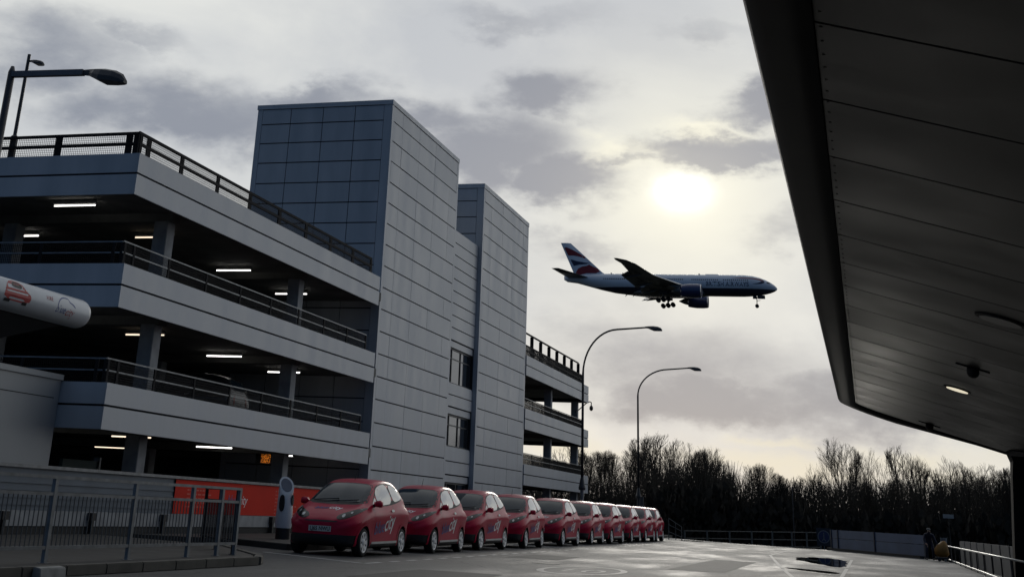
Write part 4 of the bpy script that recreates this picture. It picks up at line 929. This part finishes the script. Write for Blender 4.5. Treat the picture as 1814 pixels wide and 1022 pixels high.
# ------------------------------------------------------------------ airliner
def make_plane():
    D = 391.0; rayv = FV + RV * ((1180 - 907 + 133.07) / 2248.74) - UV * ((505 - 511 + 513.74) / 2248.74); rl = rayv.length
    pos = Vector((0, 0, 1.101)) + rayv / rl * D
    root = thing('airliner', (0, 0, 0), 'twin engine airliner with wheels down and striped tail flying below the sun', 'airplane')
    WH = mat('airliner_white', (.56, .61, .68), .35, 0, .05, .2); BL = mat('airliner_dark_blue', (.022, .026, .05), .35, 0, .05, .2)
    GR = mat('airliner_wing_grey', (.10, .105, .11), .4, .3, .1, .3); RD = mat('airliner_red', (.22, .012, .02), .45); NAVY = mat('airliner_navy', (.012, .02, .06), .45); DKG = mat('airliner_gear', (.03, .03, .03), .6)
    prof = [(31.85, .05, -.75), (31.6, .45, -.72), (31.0, .95, -.62), (30.0, 1.50, -.48), (28.6, 2.05, -.30), (27.0, 2.5, -.15), (25.0, 2.88, -.04), (22.5, 3.08, 0), (20, 3.1, 0), (10, 3.1, 0), (0, 3.1, 0), (-8, 3.1, 0), (-11, 3.08, .03), (-15, 2.85, .27), (-19, 2.42, .66), (-23, 1.85, 1.10), (-26.5, 1.3, 1.45), (-29.5, .75, 1.70), (-30.6, .42, 1.78)]
    n = 32; rings = []
    for x, r, zc in prof:
        ring = []
        for k in range(n):
            t = 2 * math.pi * k / n; ring.append((x, r * math.cos(t), zc + r * (1.0 if x > -29 else 1.6) * math.sin(t)))
        rings.append(ring)
    mb = MB(); mb.loft(rings)
    fus = obj('fuselage', mb, [WH, BL], root, smooth=True)
    bm = bmesh.new(); bm.from_mesh(fus.data); bmesh.ops.bisect_plane(bm, geom=bm.verts[:] + bm.edges[:] + bm.faces[:], plane_co=(0, 0, -1.15), plane_no=(0, 0, 1))
    for f in bm.faces:
        if f.calc_center_median().z < -1.15: f.material_index = 1
        f.smooth = True
    bm.to_mesh(fus.data); bm.free()
    bv = bvh_of(fus)
    for sy in (-1, 1):
        S_ = lambda u, v: (u, 20 * sy, v); D_ = (0, -sy, 0)
        mb = MB()
        for (x0, x1) in ((23.5, 16.5), (15, 7.5), (5, -9), (-11, -18.5)):
            x = x0
            while x > x1: patch(mb, [(x, 1.05), (x + .3, 1.05), (x + .3, 1.4), (x, 1.4)], S_, D_, bv, .02, 0); x -= .56
        obj('cabin_windows', mb, DKG, fus, recalc=False)
        mb = MB(); 
        if sy < 0: text_on(mb, 'BRITISH AIRWAYS', 1.75, lambda u, v: (11.8 + u, -20, -.55 + v), D_, bv, .03, width=12.2, bold=.02, step=1.5)
        else: text_on(mb, 'BRITISH AIRWAYS', 1.75, lambda u, v: (24.0 - u, 20, -.55 + v), D_, bv, .03, width=12.2, bold=.02, step=1.5)
        obj('lettering', mb, NAVY, fus, recalc=False)
        mb = MB(); pr_ = [(28.2, 1.35), (27.2, 1.75), (25, 1.98), (22, 2.02), (19.0, 1.85), (22, 1.75), (25, 1.66), (26.6, 1.45), (27.4, 1.2)]
        patch(mb, pr_, S_, D_, bv, .03, .5); obj('red_ribbon', mb, RD, fus, recalc=False)
        mb = MB(); patch(mb, chaikin([(28.3, 1.3), (28.4, .6), (27.2, .2), (24.6, .15), (26.6, .5), (27.4, .95), (27.5, 1.2)], 2), S_, D_, bv, .03, .5); obj('blue_ribbon', mb, NAVY, fus, recalc=False)
        mb = MB(); patch(mb, [(29.0, .55), (30.0, .45), (29.7, .85), (28.9, 1.0)], S_, D_, bv, .03, .4); obj('cockpit_window', mb, DKG, fus, recalc=False)
    mb = MB(); mb.loft([[(x, y * 1.0, 3.05 + h) for y, h in ((-.6, -.15), (-.3, .22), (.3, .22), (.6, -.15))] for x in (11.5, 12.3, 14.0, 15.2)]); obj('antenna_fairing', mb, WH, fus)
    mb = MB()
    for x in (9.5, -13, -16.5): mb.prism([(x, 3.0), (x + .6, 3.0), (x + .2, 3.5), (x, 3.5)], lambda a, b: (a, -.05, b), lambda a, b: (a, .05, b))
    for x in (-12, -9.7): mb.prism([(x, -3.3), (x + .6, -3.0), (x + .3, -2.9), (x - .1, -3.6)], lambda a, b: (a, -.05, b), lambda a, b: (a, .05, b))
    obj('antenna', mb, DKG, fus)
    mb = MB(); rg = []
    for x, w, zb in ((12.5, .4, -2.9), (11, 2.4, -3.15), (7, 3.3, -3.55), (0, 3.4, -3.6), (-5, 3.2, -3.5), (-9, 2.0, -3.2), (-11, .4, -3.0)):
        rg.append([(x, -w, -2.0), (x, -w * .95, zb + .5), (x, -w * .5, zb), (x, w * .5, zb), (x, w * .95, zb + .5), (x, w, -2.0)])
    mb.loft(rg); obj('belly_fairing', mb, GR, fus, smooth=True)
    def foil(LE, TE, y, z, th):
        c = LE - TE; pts = []
        for t, h in ((0, 0), (.05, .55), (.2, .95), (.4, 1.0), (.7, .55), (1, .05), (.7, -.25), (.4, -.5), (.2, -.5), (.05, -.3)):
            pts.append((LE - c * t, y, z + h * th * c * .5))
        return pts
    for sy in (-1, 1):
        st = [(9.6, -4.6, 2.6, -2.0, .13), (6.0, -4.9, 8.0, -1.5, .11), (4.6, -5.1, 10.2, -1.25, .10), (-1.4, -7.4, 19.0, -.3, .085), (-5.2, -9.0, 27.2, 1.35, .09), (-7.1, -10.2, 29.6, 1.8, .08), (-9.5, -10.5, 30.9, 2.1, .05)]
        mb = MB(); mb.loft([foil(a, b, sy * y, z, th) for a, b, y, z, th in st]); w = obj('wing', mb, GR, root, smooth=True); sharp(w, 50)
        mb = MB()
        for (y0, y1, xa, xb, za, zb) in ((3.6, 9.0, -4.4, -5.0, -2.2, -1.6), (10.6, 21.5, -5.0, -8.6, -1.4, .15)):
            mb.add([(xa + .6, sy * y0, za + .1), (xb + .6, sy * y1, zb + .1), (xb - 1.3, sy * y1, zb - 1.0), (xa - 1.9, sy * y0, za - 1.3), (xa + .6, sy * y0, za - .15), (xb + .6, sy * y1, zb - .12), (xb - 1.3, sy * y1, zb - 1.08), (xa - 1.9, sy * y0, za - 1.4)],
                   [(0, 1, 2, 3), (7, 6, 5, 4), (0, 4, 5, 1), (1, 5, 6, 2), (2, 6, 7, 3), (3, 7, 4, 0)])
        obj('flap', mb, GR, w)
        for y, x, z in ((6.2, -3.6, -2.3), (12.5, -4.6, -1.5), (19.5, -7.0, -.4)):
            mb = MB(); mb.tube([(x + 2.6, sy * y, z), (x + 1.2, sy * y, z - .35), (x - 1.2, sy * y, z - .75), (x - 3.0, sy * y, z - 1.25)], [.08, .36, .32, .05], 8); obj('flap_fairing', mb, GR, w, smooth=True)
        # slats: bright upper leading edge
        mb = MB(); mb.loft([[(a - .1, sy * y, z + .28 * (a - b) * th), (a + .35, sy * y, z - .15), (a + .1, sy * y, z - .22), (a - .5, sy * y, z + .1)] for a, b, y, z, th in st[1:5]]); obj('slat', mb, mat('airliner_pale_slat', (.45, .46, .47), .35, .3), w)
        # engine
        ex, ey, ez = 10.9, 9.7, -3.15
        mb = MB(); ce = lambda x, r, dz=0: [(x + .4, sy * ey + r * math.cos(2 * math.pi * k / 28), ez + dz + r * math.sin(2 * math.pi * k / 28)) for k in range(28)]
        mb.loft([ce(9.8, 1.5), ce(10.6, 1.6), ce(10.9, 1.72), ce(10.6, 1.86), ce(9.5, 1.98), ce(7.5, 1.98), ce(5.6, 1.75), ce(5.0, 1.62), ce(5.1, 1.4)], caps=True)
        e = obj('engine', mb, mat('nacelle_navy', (.02, .032, .11), .3, 0, .05, .3, coat=.4), w, smooth=True)
        mb = MB(); mb.loft([ce(5.6, 1.2), ce(4.2, .95), ce(3.5, .7), ce(2.2, .1)]); obj('exhaust_cone', mb, GR, e, smooth=True)
        mb = MB(); mb.loft([ce(10.62, 1.63), ce(10.92, 1.73), ce(10.62, 1.875)], caps=False); obj('intake_lip', mb, mat('polished_lip', (.5, .5, .52), .3, .8), e, smooth=True)
        mb = MB(); mb.prism([(9.6, -1.4), (4.0, -1.4), (2.0, -1.7), (4.5, -2.4), (9.0, -1.5)], lambda a, b: (a, sy * ey - .25, b), lambda a, b: (a, sy * ey + .25, b)); obj('pylon', mb, GR, e)
        # tailplane
        mb = MB(); mb.loft([foil(a, b, sy * y, z, th) for a, b, y, z, th in ((-22.2, -29.2, .6, 1.6, .10), (-30.0, -32.4, 10.75, 2.75, .08))]); obj('tailplane', mb, GR, root, smooth=True)
        # main gear: six wheels
        gx, gy = -.1, sy * 5.5
        mb = MB(); mb.tube([(gx, gy, -2.2), (gx, gy, -5.0)], [.34, .25], 10); mb.beam((gx - 1.5, gy, -5.25), (gx + 1.5, gy, -4.85), .25, .3); mb.beam((gx, gy, -4.4), (gx + .6, gy - sy * 2.2, -2.9), .18, .18)
        mb.box(gx - 1.2, gx + 1.3, gy + sy * .45 - .04, gy + sy * .45 + .04, -3.6, -2.4); g = obj('main_gear', mb, DKG, root)
        for k in (-1, 0, 1):
            for s2 in (-1, 1):
                mb = MB(); cxx = gx + k * 1.45; cz = -5.05 + k * .2; mb.tube([(cxx, gy + s2 * .35, cz), (cxx, gy + s2 * .5, cz), (cxx, gy + s2 * .85, cz), (cxx, gy + s2 * .95, cz)], [.5, .66, .66, .5], 16); obj('wheel', mb, TYRE, g)
    # fin with ribbons
    def fin(x, z0, z1): pass
    LEb, TEb, LEt, TEt, zb, zt = -17.5, -27.6, -29.0, -32.0, 2.4, 12.35
    mb = MB()
    def finsec(LE, TE, z, th): 
        c = LE - TE; return [(LE - c * t, s * th * h, z) for t, h, s in ((0, 0, 1), (.15, .8, 1), (.4, 1, 1), (.7, .6, 1), (1, .08, 1), (1, .08, -1), (.7, .6, -1), (.4, 1, -1), (.15, .8, -1))]
    mb.loft([finsec(-16.0, -27.4, 1.9, .5), finsec(-19.0, -27.9, 3.5, .48), finsec(LEt + .15, TEt + .1, zt - .1, .16), finsec(LEt - .6, TEt, zt, .08)]); fo = obj('tail_fin', mb, WH, root, smooth=True); sharp(fo, 40)
    fb = bvh_of(fo)
    def T(s, h):   # s: 0 trailing edge..1 leading edge, h: 0..1 height
        z = 3.0 + (12.2 - 3.0) * h; TE_ = -27.75 + (-31.9 + 27.75) * h; LE_ = -18.4 + (-29.0 + 18.4) * h; return (TE_ + (LE_ - TE_) * s, z)
    for sy in (-1, 1):
        S_ = lambda u, v: (u, 20 * sy, v); D_ = (0, -sy, 0)
        up = [T(.12, .86), T(.35, .87), T(.62, .80), T(.85, .68), T(1.0, .555), T(.9, .50), T(.68, .565), T(.4, .60), T(.13, .60)]
        mb = MB(); patch(mb, up, S_, D_, fb, .03, .5); obj('red_stripe', mb, RD, fo, recalc=False)
        lo = [T(.07, .0), T(.12, .07), T(.25, .17), T(.45, .235), T(.65, .26), T(.8, .30), T(.98, .17), T(.93, .07), T(.75, .02), T(.45, .02), T(.2, -.03)]
        mb = MB(); patch(mb, lo, S_, D_, fb, .03, .5); obj('red_stripe', mb, RD, fo, recalc=False)
        md_ = [T(.13, .46), T(.2, .465), T(.42, .41), T(.70, .37), T(.95, .35), T(.66, .315), T(.42, .30), T(.14, .26)]
        mb = MB(); patch(mb, md_, S_, D_, fb, .03, .5); obj('blue_stripe', mb, NAVY, fo, recalc=False)
    mb = MB(); mb.tube([(26, 0, -3.0), (26.0, 0, -5.6)], [.14, .1], 8); mb.beam((26, 0, -4.2), (27.0, 0, -4.0), .1, .12); mb.box(24.9, 26.0, -.5, -.42, -3.7, -2.8); mb.box(26.2, 28.3, .7, .76, -3.5, -2.7); mb.box(26.2, 28.3, -.76, -.7, -3.5, -2.7)
    g = obj('nose_gear', mb, DKG, root)
    for s2 in (-1, 1):
        mb = MB(); mb.tube([(26, s2 * .1, -5.65), (26, s2 * .2, -5.65), (26, s2 * .38, -5.65), (26, s2 * .45, -5.65)], [.4, .54, .54, .4], 16); obj('wheel', mb, TYRE, g)
    root.location = pos
    az_f = R_(89.3); fwd = Vector((math.sin(az_f), math.cos(az_f), 0)); pit = R_(-.5)
    fw = (fwd * math.cos(pit) + Vector((0, 0, 1)) * math.sin(pit)).normalized(); lf = Vector((0, 0, 1)).cross(fw).normalized(); up = fw.cross(lf)
    root.rotation_euler = Matrix((fw, lf, up)).transposed().to_euler()
make_plane()

# ------------------------------------------------------------------ person and yellow sack
def make_person():
    P = Vector((2.50, 65.2, 0)); t = thing('person', P, 'person in dark blue work clothes and pale cap stooping at the end of the barrier', 'person')
    me = bpy.data.meshes.new('body')
    J = [(0, .12, .76), (0, .06, .90), (0, -.06, 1.04), (0, -.15, 1.11), (.01, -.20, 1.16), (.01, -.24, 1.245),
         (.10, .12, .70), (.14, -.06, .42), (.13, .06, .08), (.14, -.08, .04), (-.10, .12, .70), (-.13, -.02, .42), (-.14, .12, .08), (-.15, -.02, .04),
         (.17, -.06, 1.05), (.25, -.16, .84), (.33, -.20, .68), (.36, -.21, .62), (-.17, -.06, 1.05), (-.22, -.18, .84), (-.14, -.27, .68), (-.10, -.30, .63)]
    E_ = [(0, 1), (1, 2), (2, 3), (3, 4), (4, 5), (0, 6), (6, 7), (7, 8), (8, 9), (0, 10), (10, 11), (11, 12), (12, 13), (2, 14), (14, 15), (15, 16), (16, 17), (2, 18), (18, 19), (19, 20), (20, 21)]
    rad = [.13, .12, .13, .055, .080, .065, .085, .07, .05, .035, .10, .07, .05, .035, .06, .045, .036, .028, .06, .045, .036, .028]
    me.from_pydata(J, E_, []); o = bpy.data.objects.new('body', me); C.objects.link(o)
    md = o.modifiers.new('s', 'SKIN'); o.modifiers.new('ss', 'SUBSURF').levels = 1
    for i, v in enumerate(me.skin_vertices[0].data): v.radius = (rad[i], rad[i] * (.75 if i < 3 else 1)); v.use_root = (i == 0)
    bpy.context.view_layer.update(); dg = bpy.context.evaluated_depsgraph_get(); me2 = bpy.data.meshes.new_from_object(o.evaluated_get(dg)); bpy.data.objects.remove(o)
    SK = mat('skin', (.30, .18, .13), .6); CL = mat('navy_workwear', (.010, .012, .028), .8); BT = mat('black_boots', (.01, .01, .01), .6)
    for mm in (CL, SK, BT): me2.materials.append(mm)
    for p in me2.polygons:
        c = p.center; p.use_smooth = True
        p.material_index = 1 if (c.z > 1.155 or (c.z < .70 and c.y < -.17 and c.z > .5)) else (2 if c.z < .12 else 0)
    b = bpy.data.objects.new('body', me2); C.objects.link(b); b.parent = t
    ROOT[b.name] = P
    mb = MB(); mb.loft([[(P.x + r * math.cos(2 * math.pi * k / 14), P.y - .24 + r * 1.1 * math.sin(2 * math.pi * k / 14), z) for k in range(14)] for r, z in ((.088, 1.25), (.09, 1.28), (.07, 1.32), (.02, 1.335))]); mb.box(P.x - .06, P.x + .06, P.y - .40, P.y - .3, 1.25, 1.262); obj('cap', mb, mat('pale_cap', (.13, .13, .12), .8), t, smooth=False)
    for (hx, hy, hz) in ((.36, -.22, .61), (-.10, -.31, .62)):
        mb = MB()
        for k in range(5):
            a = (k - 2) * .018; L_ = (.07, .085, .09, .082, .05)[k]
            mb.tube([(P.x + hx, P.y + hy + a, hz + .02), (P.x + hx + .005, P.y + hy + a - .005, hz - L_ * .5), (P.x + hx - .01, P.y + hy + a - .01, hz - L_)], [.011, .01, .008], 6)
        obj('fingers', mb, SK, t)
    mb = MB(); mb.loft([[(P.x + .012 * s, P.y - .315 - d, z) for s in (-1, 1)] + [(P.x + .012 * s, P.y - .29, z) for s in (1, -1)] for d, z in ((.0, 1.23), (.02, 1.19), (.0, 1.18))]); obj('nose', mb, SK, t)
make_person()
sk = thing('yellow_sack', (3.0, 65.0, 0), 'yellow orange sack on a small trolley beside the person', 'sack')
mb = MB(); rg = []
for z, w, dx in ((.18, .20, 0), (.30, .30, 0), (.5, .29, .02), (.66, .22, .06), (.78, .12, .10), (.84, .04, .12)):
    rg.append([(2.98 + dx + w * (1 + .12 * math.sin(3 * t + z * 9)) * math.cos(t), 65.0 + w * .8 * math.sin(t), z) for t in [2 * math.pi * k / 18 for k in range(18)]])
mb.loft(rg); obj('bag', mb, mat('yellow_plastic', (.20, .09, .006), .6, var=.2), sk, smooth=True)
mb = MB(); mb.box(2.72, 3.24, 64.78, 65.2, .1, .17); mb.beam((3.22, 65, .15), (3.28, 65, 1.02), .03, .03); mb.tube([(2.85, 64.75, .07), (2.85, 65.25, .07)], .07, 10); obj('trolley', mb, CARBLK, sk)
mb = MB(); mb.tube([(3.12, 65.4, 0), (3.12, 65.4, .74)], .05, 8); mb.tube([(3.12, 65.4, .72), (3.12, 65.4, .96)], [.12, .15], 12); tag(obj('bucket_post', mb, mat('pale_blue_plastic', (.10, .13, .16), .6)), 'pale blue bucket on a short post behind the yellow sack', 'bucket')

# ------------------------------------------------------------------ bare winter trees
BARK = mat('winter_bark', (.036, .028, .020), .9, var=.3)
def tree_mesh(seed, H=10.0, spread=.5, stems=1, twigs=4):
    rnd = random.Random(seed); tr = MB(); cr = MB()
    K = {0: 14, 1: 8, 2: 6, 3: 4}
    def grow(p, d, L_, r, lvl):
        nseg = 4 if lvl < 2 else 2; pts = [p]
        for i in range(nseg):
            d = (d + Vector((rnd.gauss(0, .09), rnd.gauss(0, .09), rnd.gauss(.07, .05) if lvl < 3 else 0))).normalized()
            q = pts[-1] + d * (L_ / nseg); e = (q.x * q.x + q.y * q.y) / (.36 * H) ** 2 + ((q.z - .50 * H) / (.52 * H)) ** 2
            if e > 1.0 + .10 * noise.noise(q * .9) + rnd.uniform(-.06, .05) and q.z > .35 * H: break
            pts.append(q)
        nseg = len(pts) - 1
        if nseg < 1: return
        r1 = r * .5; mb = tr if lvl == 0 else cr
        mb.tube(pts, [r + (r1 - r) * i / nseg for i in range(nseg + 1)], 6 if lvl == 0 else 3, cap=False)
        if lvl >= twigs: return
        k = K[lvl]
        for i in range(k):
            t = (.12 if lvl == 0 else .22) + (.84 if lvl == 0 else .76) * (i + rnd.random()) / k; t = min(t, .98); j = min(int(t * nseg), nseg - 1); q = pts[j].lerp(pts[j + 1], t * nseg - j)
            ax = d.orthogonal().normalized(); ax.rotate(Matrix.Rotation(rnd.uniform(0, 6.283), 3, d))
            if lvl == 0:
                nd = (Vector((0, 0, 1)) + ax * rnd.uniform(.35, 1.0) * spread * (1.5 - .6 * t)).normalized(); ln = (L_ * (1 - t) * .98 + H * .22) * rnd.uniform(.75, 1.05)
            else:
                nd = (d + ax * rnd.uniform(.35, .8) + Vector((0, 0, .22))).normalized(); ln = L_ * rnd.uniform(.26, .44)
            grow(q, nd, ln, max(.006, r * (.42 if lvl == 0 else .5)), lvl + 1)
    for s in range(stems):
        a = rnd.uniform(0, 6.28); tilt = 0 if stems == 1 else .2
        grow(Vector((.25 * math.cos(a) * (stems > 1), .25 * math.sin(a) * (stems > 1), -.3)), Vector((tilt * math.cos(a), tilt * math.sin(a), 1)).normalized(), H * .85, .10 if stems == 1 else .07, 0)
    return tr, cr
TREES = []
for s, (sp, st) in enumerate(((.5, 1), (.6, 2), (.42, 2), (.66, 1), (.42, 1))):
    root = thing('bare_tree', (0, 0, 0), 'x', 'tree', 'bare winter trees behind the road')
    tr, cr = tree_mesh(11 + s, 10, sp, st, 4); zm = max(v[2] for v in cr.v)
    for q in (tr, cr): q.v = [(x * 10 / zm, y * 10 / zm, z * 10 / zm) for x, y, z in q.v]
    obj('trunk', tr, BARK, root, recalc=False); obj('crown', cr, BARK, root, recalc=False); TREES.append(root)
used = [False] * len(TREES)
# skyline of the wood as azimuth -> height above the verge (m) at about 108 m
def px_ray(u, v):
    cx, cy, f = 907 - 133.07, 511 - 513.74, 2248.74; return FV + RV * ((u - cx) / f) - UV * ((v - cy) / f)
SKY = [(900, 788), (1000, 785), (1045, 790), (1100, 792), (1140, 772), (1170, 762), (1200, 757), (1240, 765), (1290, 800), (1340, 812), (1380, 818), (1410, 812), (1440, 780), (1470, 765), (1500, 772), (1530, 768), (1580, 775), (1610, 795), (1650, 808), (1690, 805), (1730, 795), (1770, 800), (1814, 800), (1900, 790), (2050, 780)]
def skyv(u):
    for (a, b), (c, d) in zip(SKY, SKY[1:]):
        if a <= u <= c: return b + (d - b) * (u - a) / (c - a)
    return SKY[0][1]
rnd = random.Random(5); cnt = 0
ADJ = ['slender', 'bushy', 'upright', 'spreading', 'leaning', 'dense', 'sparse']
for row, (Y0, du, sc) in enumerate(((104, 64, .88), (110, 54, .97), (118, 50, 1.0))):
    u = 860
    while u < 2000:
        uu = u + rnd.uniform(-10, 10); Y = Y0 + rnd.uniform(-3, 3)
        r = px_ray(uu, skyv(min(uu, 2040))); k = Y / r.y; top = 1.101 + r.z * k; x = r.x * k
        H = (top + 1.0) * sc * rnd.choice((.80, .92, 1.0)) * rnd.uniform(.97, 1.03)
        if 1440 < uu < 1620 and row < 2: H *= rnd.choice((1.0, .72))
        i = rnd.randrange(len(TREES))
        if used[i]: o = copy_tree(TREES[i])
        else: o = TREES[i]; used[i] = True
        o.location = (x, Y, -1.0); w = rnd.uniform(.85, 1.1); s = H / 10; o.scale = (s * w, s * w, s); o.rotation_euler.z = rnd.uniform(0, 6.28); cnt += 1
        zone = 'seen through the open end decks of the car park' if uu < 1040 else 'beside the curved lamps, behind the last red cars' if uu < 1150 else 'in the tallest clump right of the curved lamps' if uu < 1300 else 'in the low dip of the treeline left of centre railing' if uu < 1430 else 'in the tall clump above the blue barrier' if uu < 1610 else 'behind the person at the barrier' if uu < 1720 else 'beside the canopy column'
        o['label'] = 'bare brown winter tree ' + zone; o['group'] = 'bare winter trees ' + zone
        u += du * rnd.uniform(.8, 1.2) * (1.3 if uu > 1440 else 1)
for i, o in enumerate(TREES):
    if not used[i]:
        for c in kids(o): bpy.data.objects.remove(c)
        bpy.data.objects.remove(o)
def at_px(u, v, Y):
    r = px_ray(u, v); k = Y / r.y; return Vector((r.x * k, Y, 1.101 + r.z * k))
p = at_px(1403, 862, 96); mb = MB(); mb.tube([(p.x, p.y, -1), (p.x, p.y, p.z)], [.045, .03], 8); tag(obj('thin_pole', mb, LAMPC), 'thin grey pole standing behind the edge railing before the trees', 'pole')
p = at_px(1680, 914, 94); t = thing('small_sign', (p.x, p.y, -1), 'small pale sign plate on a thin post among the trees above the yellow sack', 'sign')
mb = MB(); mb.box(p.x - .32, p.x + .32, p.y - .02, p.y + .01, p.z - .12, p.z + .12); obj('plate', mb, mat('pale_plate', (.30, .30, .29), .6), t)
mb = MB(); mb.tube([(p.x, p.y + .04, -1), (p.x, p.y + .04, p.z + .1)], .025, 6); obj('post', mb, CARBLK, t)
def undergrowth():
    mb = MB(); rnd = random.Random(9)
    for _ in range(38000):
        u = rnd.uniform(840, 2050); Y = rnd.uniform(99, 126)
        top = 893
        if 1150 < u < 1300: top = 866
        if u > 1430: top = 914
        top += 14 * noise.noise(Vector((u * .02, 0, 3))) + 8 * noise.noise(Vector((u * .1, Y, 3)))
        r = px_ray(u, top); k = Y / r.y; zt_ = 1.1 + r.z * k; x = r.x * k
        z = -1 + (zt_ + 1) * rnd.random() ** .62
        s = rnd.uniform(.12, .34); a = rnd.uniform(0, 6.28); b = rnd.uniform(-.8, .8)
        e1 = Vector((math.cos(a), math.sin(a), b * .5)) * s; e2 = Vector((rnd.uniform(-.3, .3), rnd.uniform(-.3, .3), 1)) * s * rnd.uniform(.8, 1.8)
        c = Vector((x, Y, z)); mb.add([c - e1, c - e2 * .8, c + e1 * .9, c + e2], [(0, 1, 2, 3)])
    for _ in range(9000):
        u = rnd.uniform(840, 2050); Y = rnd.uniform(100, 124); r = px_ray(u, 882 - 34 * rnd.random() - (34 if 1150 < u < 1300 else 0)); k = Y / r.y; x = r.x * k; z1 = 1.1 + r.z * k
        p = Vector((x, Y, z1 - 2.2)); q = Vector((x + rnd.gauss(0, .35), Y + rnd.gauss(0, .35), z1)); mb.tube([p, q], [.022, .008], 3, cap=False)
    o = obj('undergrowth', mb, mat('dark_thicket', (.018, .015, .010), .95, var=.3), recalc=False); tag(o, 'dense dark thicket of brambles and saplings under the bare trees', 'thicket', kind='stuff')
undergrowth()
def verge():      # rough bank rising behind the railing
    mb = MB(); n = 40; vs = []
    for i in range(n + 1):
        for j in range(11):
            u = -60 + 110 * i / n; y = 93 + 60 * j / 10; vs.append((u, y, -.98 + 2.6 * min(1, (j / 10) * 1.3) + .3 * noise.noise(Vector((u * .15, y * .15, 0))) - (.1 if j == 0 else 0)))
    mb.add(vs, [(i * 11 + j, (i + 1) * 11 + j, (i + 1) * 11 + j + 1, i * 11 + j + 1) for i in range(n) for j in range(10)])
    tag(obj('embankment', mb, mat('rough_winter_grass', (.012, .014, .008)), smooth=True), kind='structure')
verge()
